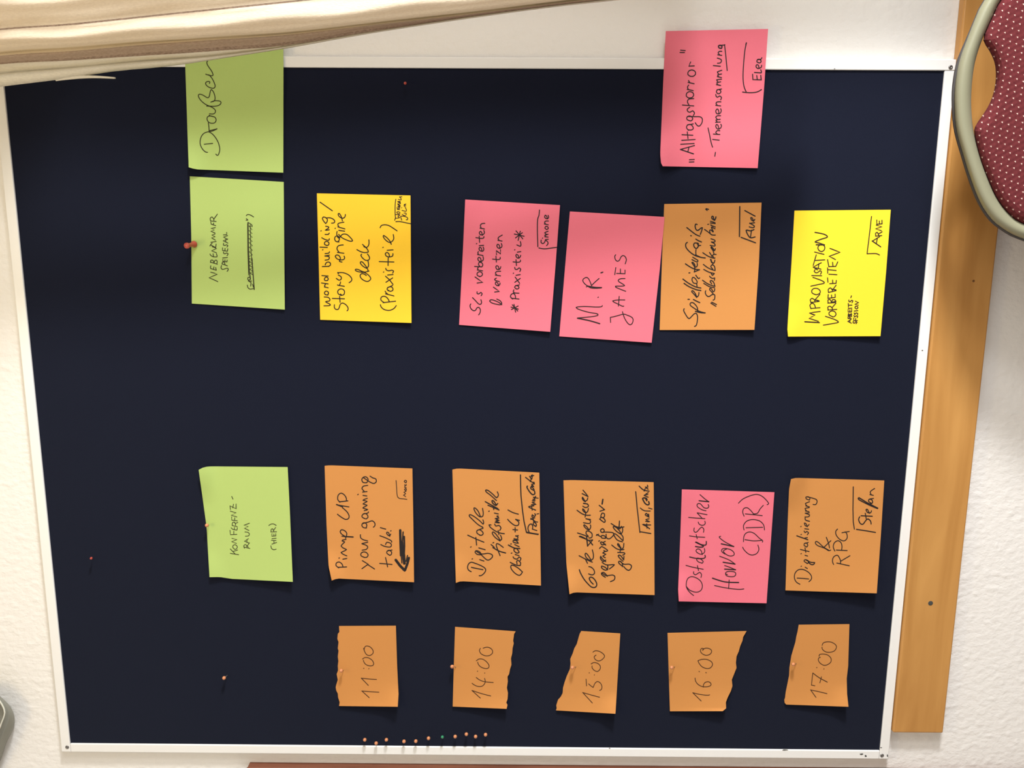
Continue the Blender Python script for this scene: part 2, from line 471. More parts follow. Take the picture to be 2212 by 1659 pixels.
make_note('sticky_note', 'green', (390, 90), S1, '44,-60 55,250 97,1500', '1225,-60 1229,300 1227,1565',
    curl(0.003, 0.0015, bl=0.009, over=0.0042), [
    '322,1322 298,1317 262,1283 238,1235 234,1190 245,1140 275,1098 320,1078 345,1080 385,1107 425,1157 455,1217 468,1280 460,1333 445,1357 430,1353 422,1343',
    '283,1226 330,1220 384,1215', '436,1040 400,1050 342,1064', '342,1074 385,1066 436,1042', '341,1070 340,1035 336,1000 332,968',
    '397,897 360,888 330,893 316,912 320,940 340,965 375,975 405,970 422,950 424,925 412,905 397,897 345,884 345,878',
    '345,862 390,864 415,845 413,815 385,790 350,772 312,770', '318,768 350,770 400,772 445,765 475,748 483,725 468,710 430,705 400,708 362,722',
    '345,770 300,750 250,710 220,670 213,640 230,627 270,640 310,665 332,668 345,648 352,610 362,577 375,577 395,605 410,650 411,690 400,708 385,718',
    '345,499 350,483 338,475 315,478 298,495 308,520 340,545 385,557 408,548 412,520 395,475 370,430 338,395', '300,388 335,400 378,407 388,393 370,350 335,300 315,262 320,232 357,206',
    ], GREENINK, 11, 'green note reading Draußen, its upper end behind the curtain', GC, bot=[(0, 0), (.05, 14), (.10, 20), (1, 0)])

make_note('sticky_note', 'green', (390, 370), S1, '110,60 128,760 135,1580', '1232,127 1238,900 1245,1652',
    curl(0.002, 0.0015), [
    '!445,1318 395,1295 342,1272 390,1250 438,1230 400,1215 360,1205', '!425,1182 362,1162', '362,1165 357,1150 362,1128', '!393,1172 398,1142', '!427,1182 420,1150',
    '!440,1110 358,1085', '358,1090 360,1067 378,1060 395,1075 400,1092', '400,1092 410,1066 430,1063 438,1083 432,1105',
    '435,1022 395,1022 362,1006 352,988', '!393,1022 388,985', '435,1022 436,1005 428,988', '!430,975 372,950 428,922 378,900', '350,893 362,872 378,858', '!362,880 420,912',
    '!420,912 425,870', '!362,848 425,838', '!415,822 372,795 412,782 375,762 412,748', '!412,738 362,715 402,700 365,685 415,672', '!420,650 365,630 362,605', '!390,640 395,618',
    '!425,600 358,592', '358,592 354,562 375,545 395,568 398,588', '!398,570 440,512',
    '556,1195 570,1175 562,1158 530,1165 500,1172 483,1152 490,1125', '!560,1130 495,1105', '497,1110 500,1085 520,1085 530,1112', '!555,1082 505,1075 505,1052', '!530,1078 530,1056', '!555,1082 557,1060',
    '!503,1035 560,1030', '555,1008 568,988 552,975 532,985 515,980 515,962', '!560,955 500,945 502,915', '!530,950 532,920', '!560,955 564,925', '555,905 565,888 550,878 530,885 512,880 515,860',
    '!565,858 510,830 562,808', '!540,845 540,815', '!560,815 515,785 562,768', '!512,760 552,757 550,730',
    '785,530 800,517 830,520 872,545', '!783,585 805,582', '!785,565 797,575', '798,1360 805,1390 830,1408 870,1402',
    'w13:!806,610 810,900 822,1200 835,1290', 'w9:!832,640 838,900 850,1060', 'w13:!852,1040 862,1180 880,1412', 'w8:!800,625 803,950 812,1240',
    'w6:!852,660 815,650 855,700 815,705 856,745 815,750 858,790 815,800 858,840 818,850 860,890 818,905 860,945 820,960 860,1000 822,1015', 'w8:!818,1040 860,1060 820,1080 862,1105 822,1125 864,1150 826,1170 866,1195 830,1215 868,1240', 
    '815,615 850,640 855,660', '805,1290 805,1270 825,1265 832,1285 815,1302 803,1290', '!812,1310 842,1330 838,1372', '!808,1310 850,1312', '!860,1350 870,1385',
    ], GREENINK, 10, 'green note reading NEBENZIMMER SPEISESAAL with a scribbled-out line', GC)

make_note('sticky_note', 'yellow', (670, 405), S1, '80,70 100,800 120,1580', '1198,95 1203,800 1210,1618',
    curl(0.003, 0.002), [
    '165,1413 230,1410 238,1395 185,1365 228,1355 236,1335 215,1312 168,1308', '212,1285 180,1278 170,1258 185,1238 208,1242 220,1262 208,1284', '!215,1198 170,1188', '178,1188 172,1172 182,1158', '!135,1140 215,1152',
    '208,1110 178,1112 170,1092 185,1070 208,1075 216,1095 206,1110', '!140,1052 215,1058', '!145,945 225,942', '215,942 240,930 242,905 218,890 190,900 180,925', '178,868 215,862 228,845 222,825 175,818', '!178,818 230,808',
    '178,790 222,783 230,768', '!148,746 152,742', '!118,712 205,716', '196,690 172,680 175,652 200,643 224,660 220,686 196,692', '138,600 180,622 222,630 228,612', '178,560 215,560 228,545', '!128,520 132,516',
    '228,505 182,510 222,482 214,468 185,462', '185,430 160,400 146,370 160,352 190,362 206,385 200,412 185,430', '188,364 235,362 275,378 294,402 284,422 255,425', '!118,175 265,278',
    '290,1400 288,1430 305,1455 335,1455 350,1425 360,1395 385,1380 420,1395 450,1430 452,1460 440,1472', '!265,1325 410,1330', '!358,1372 352,1300', '372,1290 338,1272 328,1242 348,1216 385,1213 410,1238 405,1275 380,1287 362,1272',
    '408,1180 345,1170 325,1163', '348,1168 360,1145 362,1128', '312,1085 345,1108 372,1092 368,1065 335,1045', '340,1028 328,1018 395,1018 460,1045 495,1085 493,1115 465,1137',
    '380,890 350,882 362,845 345,815 318,805 300,820 318,850 360,865 400,860 412,840 405,820', '!325,775 402,785', '350,780 320,735 332,700 365,688 395,686', 
    '345,650 310,645 293,620 298,590 322,578 345,592 348,625 328,650', '322,525 318,560 340,605 385,560 435,560 482,600 506,635 480,642 430,625 380,600 340,560', '!342,512 412,522', '!297,490 301,486', '!415,495 330,470', '350,478 330,445 345,425 402,415',
    '385,400 372,350 350,312 335,315 345,345 385,368 415,352 420,322', 
    '670,1051 641,1032 611,1031 596,1056 617,1093 659,1118 693,1121 720,1099 720,1075 690,1041 647,1014', '647,1014 580,1007 542,992 544,977 574,980 617,1001 656,1012', '617,1014 659,1010 702,998', '690,996 685,971 659,959 623,934 600,904 605,887 626,892 659,931 678,957 697,940 696,904 689,872', '615,796 606,812 629,846 666,871 696,867 709,849 703,821 683,793', '558,742 598,764 647,778 687,773 694,760 672,724 625,680', '641,706 672,717 697,693 703,660 701,625',
    '838,1400 850,1430 890,1460 950,1467 1000,1445 1028,1410', '!870,1375 1020,1358', '885,1375 845,1345 850,1310 885,1298 920,1318 940,1350 946,1368', '!1000,1295 900,1270', '925,1272 905,1255 895,1238',
    '935,1235 918,1215 930,1195 965,1185 988,1205 985,1230 955,1240 935,1228', '!925,1195 985,1170', '!900,1060 945,1100 990,1158', '!905,1132 985,1080', '!925,1045 990,1040', '!875,1012 879,1008', '985,1022 996,1000 975,988 940,995 910,985 903,965',
    '!825,885 1000,890', '!930,932 932,840', '948,830 942,795 918,775 898,790 908,818 945,830 985,818 988,790', '!920,750 990,745', '!868,718 872,714', '969,679 959,653 946,632 916,599 891,581 878,573 873,587 891,617 922,645 952,656 980,642 998,614 996,581 992,562',
    '835,480 850,455 890,445 940,455 990,485 1038,518',
    ], INK, 12, 'golden yellow note reading World building / Story engine deck (Praxisteil)', GR, [
    'w10:1023,140 1015,205 1015,327 1019,359 1009,392', 'w11:1023,408 1066,406 1118,416 1200,433', 'w9:1017,368 1061,363 1066,357 1049,344 1068,332 1064,326 1023,323', 'w9:1054,315 1036,303 1038,292 1055,289 1072,300 1068,311 1054,314', 'w9:!1041,261 1070,264', 'w9:1045,261 1038,246 1038,239', 'w9:1047,256 1072,244 1045,234 1074,229 1045,219 1076,221', 'w9:1074,215 1051,205 1045,195 1066,199 1079,189 1049,174', 'w9:1049,174 1076,176 1072,166 1045,168', 'w9:1053,142 1082,149 1087,142 1083,128 1066,112', 'w9:!1066,112 1097,111', 'w10:!1080,349 1094,390', 'w10:1084,343 1118,343 1155,355 1166,372 1160,385 1147,385', 'w9:1098,319 1122,336 1143,328 1148,317 1141,305 1120,305', 'w9:1096,272 1135,284 1150,278 1148,259 1137,248', 'w9:!1091,244 1095,241', 'w9:1142,236 1123,223 1126,210 1142,214', 'w9:1126,213 1123,206 1144,196'])

make_note('sticky_note', 'pink', (980, 425), S1, '138,33 110,650 65,1530', '1270,100 1218,800 1153,1613',
    curl(0.003, 0.002, tl=0.004), [
    '205,1280 195,1300 205,1335 235,1360 262,1355 275,1330 298,1320 318,1345 315,1385 298,1410', '225,1205 255,1235 298,1280 325,1282 334,1258 325,1230', '328,1182 340,1160 325,1143 300,1160 280,1155 280,1135', '!280,1030 345,1022 255,958',
    '312,955 282,938 282,910 310,895 338,908 342,935 322,952 310,950', '!345,885 282,875', '295,877 285,855 295,843', '!250,833 335,838', '335,838 348,815 335,788 305,783 296,808 315,835', '328,775 322,738 300,723 288,745 308,772 345,765 356,740 350,715',
    '!350,702 285,690', '300,692 288,670 295,655', '338,650 332,618 315,603 302,620 315,645 350,650 360,625 352,600', '!305,585 358,580', '!272,562 276,558', '265,488 330,498 358,492 361,476', '!310,545 305,470',
    '342,462 335,428 320,413 306,430 320,455 355,450 368,425 360,403', '!368,385 315,375', '330,376 318,345 335,322 372,318',
    '575,1290 545,1265 490,1240 447,1230 430,1246 460,1270 520,1285 555,1290 574,1275 558,1245 515,1222', 
    '!490,1138 545,1130 475,1080', '538,1065 525,1030 505,1018 498,1040 520,1062 550,1050 553,1030', '545,1012 500,1000 490,985 510,972', '!560,945 498,935', '518,938 498,912 515,893 562,890', '542,870 535,835 515,823 503,840 518,868 555,860 563,835',
    '465,745 530,750 555,742 556,724', '!510,780 505,710', '!512,692 508,645 562,682 560,635', '552,620 545,580 525,568 516,590 535,615 570,605 577,580 568,558', '!578,530 528,520', '545,523 530,500 542,480 580,458',
    '!685,1318 772,1342', '!700,1290 765,1365', '!740,1378 720,1285', '!690,1347 770,1305', '!780,1222 690,1212', '705,1222 678,1195 690,1163 720,1158 737,1185 738,1215', '!780,1152 712,1148', '728,1150 712,1130 720,1112',
    '748,1100 728,1082 742,1062 770,1066 780,1088 762,1102 745,1100', '!738,1062 785,1052', '!735,960 788,1035', '!730,1022 795,975', '!745,938 795,930', '!712,916 716,912', '790,892 800,865 780,850 760,868 735,865 730,843',
    '710,778 770,782 795,775 797,758', '!750,822 745,752', '778,735 770,700 750,688 743,705 760,732 790,725 800,700', '!760,662 802,655', '!728,636 732,632', '755,575 795,592 804,567 795,535', '!725,445 842,472', '!745,408 825,502', '!770,522 795,412', '!738,492 820,430',
    ], INK, 12, 'pink note reading SCs vorbereiten & vernetzen *Praxisteil*', GR, [
    '1025,158 1018,225 1003,270 1000,400 1005,597', '1018,612 1080,622 1150,615 1228,605', '1045,518 1043,545 1065,560 1085,545 1095,522 1120,535 1127,560 1110,583', '!1095,512 1130,508', '!1060,497 1063,493',
    '!1128,482 1088,478', '1105,480 1088,462 1127,448', '1110,450 1088,430 1128,412', '1108,390 1090,375 1100,355 1122,358 1130,378 1112,392', '!1130,335 1083,325', '1098,328 1086,305 1100,290 1132,290', '1118,265 1112,235 1095,220 1086,240 1100,260 1125,260 1134,242 1128,222'])

make_note('sticky_note', 'pink', (1200, 445), S1, '172,65 125,600 45,1557', '1303,130 1245,760 1148,1633',
    curl(0.002, 0.0012), [
    'w15:528,1405 400,1368 262,1340', '262,1338 350,1330 470,1316 508,1302 490,1285 400,1270 300,1242 252,1220 260,1206 350,1200 480,1206 545,1203 560,1190', '!506,1092 512,1088', 'w14:550,975 480,972 385,957',
    '550,977 480,982 420,977 385,957 345,925 325,890 340,865 372,853 395,870 415,910 430,950', '430,950 470,910 520,866', '!368,966 390,955', 'w14:!542,798 565,790',
    '!658,1390 655,1330', '655,1330 720,1316 810,1292 860,1305 905,1325 926,1350 920,1395 895,1418 865,1402 830,1350 810,1300 800,1262', '815,1195 800,1197 745,1170 688,1142 695,1130 750,1122 828,1122', '!752,1195 760,1080',
    '838,1018 770,992 716,967 730,957 790,957 825,950 800,930 755,902 752,882 780,868 830,866', '!720,735 708,820', '!730,805 830,808 830,765', '!775,805 775,752', '720,582 708,600 715,640 740,660 765,645 780,610 805,592 830,603 847,640 832,690',
    ], INK, 11, 'pink note with two large initials and a surname, touching the orange note', GR)

make_note('sticky_note', 'orange', (1415, 425), S1, '110,87 85,700 55,1592', '1272,70 1240,800 1187,1590',
    curl(0.003, 0.003), [
    '348,1337 341,1358 362,1400 393,1447 414,1452 440,1426 472,1395 495,1395 508,1431 505,1484 492,1536 472,1548', '599,1387 529,1368 461,1327 421,1295 424,1269 451,1264 487,1295 508,1332 508,1363', 'w14:482,1368 545,1384 599,1387', 'w14:459,1227 498,1248 534,1264', 'w13:393,1225 411,1225', '498,1203 461,1159 437,1133 449,1121 477,1149 500,1196 520,1175 524,1143', 'w14:346,1034 409,1075 492,1109 547,1120', 'w14:333,983 398,1031 482,1075 547,1090', '501,1077 496,1037 461,1031 441,992 451,963 477,973 503,1013 498,1039', 'w13:487,937 503,960 519,977 533,969', 'w13:404,910 417,908', 'w14:363,801 423,841 478,865 531,872', '468,898 477,867', '468,898 531,872', 'w13:477,865 471,834 447,799 441,785 455,786 475,813 478,837 496,837 506,816 503,795', '440,750 478,770 506,778 512,761 485,743 450,722', 'w14:386,545 367,562 370,604 409,653 471,698 541,722 600,731', '489,632 487,667 492,705', 'w16:482,696 538,721', 'w14:513,555 475,552 461,572 471,604 496,618 517,590 517,558', 'w14:503,555 520,590', '!517,584 545,581', 'w14:487,506 520,526 554,540', 'w14:426,464 434,467', 'w14:379,368 443,419 492,454 535,471', 'w14:503,331 485,328 478,353 489,391 513,402 545,377 563,370 558,402 541,449', '!677,1259 734,1287', '!666,1270 727,1308', '606,1123 600,1142 610,1172 632,1191 655,1187 681,1168 708,1168 715,1187 710,1225 693,1234', '693,1157 674,1134 651,1108 659,1093 677,1104 693,1134 708,1126 713,1100', '582,1034 651,1074 711,1086', 'w13:567,997 636,1043 708,1068 711,1059 700,1021 670,998 659,1013 677,1040', '708,998 713,968 693,976 670,968 651,949', 'w13:582,868 643,900 708,917', '708,917 685,938 670,911', '577,808 636,851 708,879 717,870 708,828 681,813 666,836 689,862', '689,813 690,793 677,783 704,791 715,757', 'w18:665,749 677,783', 'w13:570,668 636,711 704,734 715,730', '651,665 677,704 700,720', '677,711 700,689 730,689', '703,679 692,641 670,613 672,599 692,613 710,645 720,620', 'w15:675,606 701,638', '658,580 712,589 713,564 673,540', '673,540 712,540 713,519 668,502', 'w13:591,390 644,428 679,456 720,458', '658,432 651,405 668,397 692,421', '675,363 717,383', '!672,366 696,416', '668,341 720,362', '!665,336 692,355', '661,313 719,320', '!661,292 717,310', 'w11:628,331 642,327', 'w14:713,282 685,266 676,247 683,233 697,240 701,268 720,268 727,240', 'w13:605,149 623,163', 'w13:612,142 640,151',
    ], INK, 12.5, 'orange note with slanted script title and quoted second line, beside the pink initials note', GR, [
    'w15:!1012,118 1010,300 1008,475', 'w14:!1028,485 1200,550', 'w14:1195,480 1132,486 1088,402 1140,408 1182,392', 'w13:!1140,482 1152,400', 'w13:1125,360 1172,370 1186,350 1130,315', 'w13:!1130,318 1190,310', 'w13:1177,295 1162,255 1145,250 1150,275 1175,290 1192,270', 'w14:!1072,165 1195,232'])

make_note('sticky_note', 'lemon', (1690, 440), S1, '145,83 110,700 60,1500 68,1587', '1295,72 1240,800 1172,1582',
    curl(0.003, 0.003, bl=0.005), [
    'w14:!268,1410 350,1415 442,1420', '!430,1405 318,1368 390,1332 322,1303 452,1287', '!450,1242 338,1252', '345,1253 328,1215 350,1190 375,1195 390,1220 396,1247', '!440,1166 338,1180', 'w14:!438,1160 395,1150', '345,1180 333,1150 355,1130 385,1150 390,1175', '!388,1150 448,1083',
    '397,1085 360,1070 350,1040 375,1013 420,1013 452,1040 447,1070 410,1086 388,1083', '340,985 420,967 500,948 470,918 365,880', '!350,858 470,860', '455,842 468,815 450,800 425,820 400,825 380,805 392,788', '!462,782 368,757 465,705', '!430,772 437,715', 'w13:!370,757 420,790', '!395,678 507,670', '!405,610 368,738',
    '!385,577 497,605', '442,562 423,530 440,497 480,490 507,515 500,552 470,572 438,560', 'w13:505,492 440,470 392,455 460,425 537,398 500,365 390,342', 'w15:!405,490 500,492',
    '490,1450 580,1435 668,1416 640,1390 575,1365 515,1345', '602,1350 563,1330 558,1300 590,1280 627,1290 642,1322 622,1347 600,1352', '!650,1262 543,1270', '550,1270 543,1235 570,1225 595,1245 598,1265', '!595,1240 640,1188', 'w14:!640,1165 590,1180', '!635,1180 543,1187', '548,1187 545,1150 570,1145 590,1182', '590,1182 600,1145 632,1150 637,1182',
    '!632,1118 545,1130 548,1085', '!590,1125 588,1090', '!632,1118 630,1080', 'w14:!640,1030 595,1020', '!642,1038 550,1060', '552,1060 548,1025 575,1005 602,1040', '!600,1030 642,973', '!642,950 565,955', '!540,885 545,938', '!603,953 600,912', '!642,950 645,915', '!555,842 652,848', '!545,788 642,797', '!542,830 540,765',
    '!638,748 555,752 540,668', '!605,748 600,700', '!638,748 662,695', '!635,667 560,628 688,580 568,533',
    '!825,1427 783,1405 822,1380', '!805,1418 808,1390', '!822,1372 783,1370', '785,1370 785,1350 800,1345 805,1367', '!805,1355 827,1345', '!827,1332 785,1335', '787,1333 790,1312 805,1332', '805,1332 825,1310 827,1330', '!827,1292 786,1293 786,1265', '!806,1292 806,1268', '!827,1292 828,1262', '!788,1252 830,1247', '!788,1212 832,1212', '!790,1237 788,1190', '832,1182 842,1160 825,1155 810,1172 795,1165 795,1150', '!818,1122 825,1100',
    '880,1432 892,1415 877,1410 862,1427 845,1420 848,1403', '!897,1395 853,1397 853,1365', '!875,1395 875,1370', '893,1362 900,1345 880,1340 865,1352 855,1335', '897,1327 900,1310 880,1305 865,1322 858,1303', '!858,1282 902,1277', '887,1257 868,1245 875,1225 897,1228 902,1245 887,1258', '!907,1212 868,1202 910,1180 873,1165',
    ], INK, 11.5, 'lemon yellow note reading IMPROVISATION VORBEREITEN, nearest the grey chair frame', GR, [
    '!1065,152 1040,370 1012,597', '1012,598 1080,595 1125,597 1160,612', 'w13:!1175,515 1073,445', '!1075,447 1162,393', '!1122,478 1135,408', '!1187,380 1113,387', '1118,387 1113,355 1135,343 1152,382', '!1148,362 1192,335', '!1182,322 1115,300 1187,275 1122,255', '!1192,240 1128,245 1128,195', '!1160,242 1158,207', '!1192,240 1190,198'])

make_note('sticky_note', 'pink', (1420, 60), S2, '97,38 70,560 33,1450 42,1550 62,1590', '1272,13 1225,700 1152,1612',
    curl(0.0025, 0.002, bl=0.009, over=0.0042), [
    '!366,1542 420,1540', '!368,1515 424,1512', 'w13:!415,1448 265,1397', '!265,1397 427,1352', '!350,1428 362,1375', '!268,1338 422,1328', '!280,1292 434,1283', '!283,1228 408,1234', '!352,1272 343,1195', '358,1177 336,1150 343,1120 375,1108 405,1130 412,1160 387,1174 360,1172', '!345,1115 412,1104',
    '372,1067 343,1055 338,1030 360,1013 390,1018 407,1045 390,1067 370,1067', '345,1018 430,1020 490,1022 516,1045 512,1090 485,1127 458,1122 435,1090', '412,1007 427,980 405,953 375,970 350,960 343,935 372,912', '!288,887 418,897', '365,890 345,850 360,820 418,813', '357,805 333,785 338,750 370,733 407,745 417,775 395,802 358,806',
    '!412,722 343,707', '358,710 345,682 360,658', '!422,642 353,627', '373,630 358,605', '378,557 350,535 358,500 395,483 432,500 437,535 410,557 378,556', '!424,437 362,440 382,393', '!260,283 312,284', '!266,257 320,262',
    '!660,1475 667,1430', '582,1150 600,1230 618,1320 634,1370', '!635,1282 710,1290', '!643,1220 718,1225', '692,1222 670,1202 690,1180 718,1182', '708,1165 697,1122 680,1110 670,1132 690,1162 725,1152 737,1125 728,1108', '!722,1082 668,1085', '692,1083 673,1060 722,1050', '690,1052 670,1027 690,1010 727,1010', '708,990 702,945 685,933 670,957 685,987 722,980 734,950 727,930',
    '!727,897 670,890', '692,893 673,867 690,850 730,850', '727,827 737,800 715,783 690,797 675,785 670,765', '692,755 678,735 690,712 715,710 730,735 712,756 692,754', '!685,712 737,702', '!727,662 678,652', '697,654 683,632 727,620', '695,620 683,598 737,590', '!737,572 688,560', '707,563 693,542 737,530', '702,527 690,507 740,487', '!643,433 724,442', '690,407 725,402 737,375 722,358 688,348', '!740,317 693,310', '717,312 698,287 715,270 740,270',
    'w14:737,235 710,232 702,212 720,200 742,212 738,234', '702,205 740,200 774,198 772,195', '!772,195 787,330 802,490',
    ], INK, 11.5, 'pink note reading "Alltagshorror" - Themensammlung, overlapping the white frame and the wall', GR, [
    'w14:!1022,173 1016,195', '1020,185 1005,260 995,360 985,500 985,600 997,680 1020,735', '978,738 1040,744 1100,744 1150,735 1195,710', '!1093,533 1098,595 1193,597 1187,545', '!1147,595 1142,547', '!1115,513 1192,518', '1192,518 1196,505 1187,482', '1168,467 1160,430 1140,425 1133,447 1155,467 1192,455 1197,430', '1167,402 1143,390 1150,365 1180,363 1192,390 1172,404', '1150,365 1190,360 1200,343'])

make_note('sticky_note', 'green', (420, 990), S1, '50,138 90,420 145,820 180,1420', '1113,105 1140,640 1175,1476',
    curl(0.006, 0.004, tl=0.010, bl=0.004), [
    '!428,1135 470,1142 528,1152', '!428,1082 490,1147', '!465,1112 515,1095', '482,1087 458,1065 463,1040 490,1033 512,1055 502,1082 482,1088', '!502,1017 445,997 507,970 448,957', '!507,908 430,912 425,860', '!470,910 470,872', '!507,857 460,850 438,830', '!475,852 478,825', '!508,857 512,830', '!512,817 450,802', '452,804 453,770 480,763 492,800', '!488,780 517,765',
    '!512,747 445,737 445,700', '!480,742 482,710', '!507,700 440,680 497,650 428,632', '!430,612 425,568 497,603 497,545', '!457,592 467,548', '!445,455 460,487',
    '!662,1077 593,1060', '598,1074 588,1047 610,1030 642,1062', '!622,1057 657,1010', '!655,1013 598,990 645,960', '!627,1007 627,970', '608,930 645,927 657,905 640,885 603,880', '!652,862 598,835 642,815 593,800 657,775',
    ], GREENINK, 8.5, 'green note reading KONFERENZ-RAUM (HIER), in the row below', GC, [
    '913,1045 920,1075 945,1092 977,1085', '!925,1025 982,1005', '!920,980 975,982', '!950,1015 948,983', '!925,960 977,955', '!972,927 923,930 926,900', '!948,930 948,905', '!972,927 970,900', '!982,877 912,880', '915,880 916,850 935,843 948,877', '!945,862 970,825', '888,802 915,786 945,784 977,802'], tagname='handwriting',
    top=[(0, 0), (.03, -18), (.06, -29), (.11, -37), (.2, -34), (1, 0)], bot=[(0, 0), (.12, -9), (.27, 5), (1, 0)])

make_note('sticky_note', 'orange', (690, 990), S1, '62,90 85,800 110,1290 147,1460', '1110,122 1122,800 1130,1480',
    curl(0.006, 0.003, bl=0.008), [
    '!325,1297 222,1302', '230,1308 198,1280 203,1250 235,1238 268,1260 280,1290', '!280,1205 327,1196', '!233,1192 239,1190', '327,1165 285,1147 260,1125 290,1110 322,1090 285,1072 260,1047 278,1022 300,1000 268,985 285,975 318,968', 'w16:!320,935 402,940', '320,938 268,930', '312,955 327,900 302,865 265,853 248,875 265,905 312,935',
    '215,668 260,702 312,730 345,720 355,690 330,640 275,590', 'w15:!205,552 275,580', '205,555 300,572 352,580', '!340,508 238,520', '245,524 218,490 225,440 260,416 300,440 322,480 320,507',
    '!508,1318 582,1265 512,1222', '!575,1268 658,1322', '535,1182 498,1165 497,1135 525,1118 560,1125 582,1155 565,1182 533,1184', '510,1097 560,1087 577,1060 560,1040 507,1020', '!510,1018 577,1002', '575,985 530,975 493,950 490,913',
    '562,832 525,827 506,800 520,773 550,773 567,800 557,832', '515,780 580,762 632,747 662,775 662,805 645,822', '547,722 513,705 510,680 540,658 570,673 580,705 557,724', '525,663 575,655 587,640', '535,625 575,612 520,592 568,562 522,545 568,515 520,500 572,478', '!520,443 567,450', '!457,434 464,430', '515,403 568,397', '535,394 508,362 525,333 577,323',
    '562,292 520,287 506,250 530,223 560,223 582,250 572,282 560,292', '525,230 570,262 620,292 655,300 680,277 672,245 640,235 605,213', '!720,1255 867,1268', '!815,1297 790,1185', '837,1157 806,1135 808,1110 835,1098 862,1120 857,1150 837,1159', '!815,1105 867,1095', '733,1030 780,1052 845,1060 860,1035 845,1012 805,1003 790,1030', '722,925 790,950 858,985 862,1002', '840,932 827,890 805,883 806,905 835,927 852,905', '!728,828 792,846', '!850,868 856,865',
    'w30:!965,860 968,1000 975,1160', 'w26:!988,1000 1000,1190 1012,1260', 'w22:!1012,935 1015,1050 1010,1170', 'w16:!1000,880 990,1010', 'w14:!975,1150 985,1250', 'w14:!1018,1150 1025,1260', 'w32:!912,1215 965,1285 1018,1338', 'w30:!1068,1190 1050,1260 1022,1335', 'w14:!1052,1160 1035,1230',
    ], INK, 12, 'orange note reading Pimp UP your gaming table! with a thick black arrow', GR, [
    'w9:915,265 922,350 926,420 935,462 960,480 1000,484 1045,490', 'w9:!1030,458 1005,440 1030,422 1008,405 1035,395', 'w10:1028,387 1016,372 1030,362 1040,376 1028,387', 'w10:!1037,352 1016,345 1020,335', 'w10:1020,312 1022,327 1036,324 1036,310', 'w10:1028,290 1013,277 1025,262 1040,270 1038,287 1028,290'],
    top=[(0, 0), (.06, -8), (1, 0)], bot=[(0, 0), (.04, -17), (.09, -26), (.2, -22), (1, 0)])

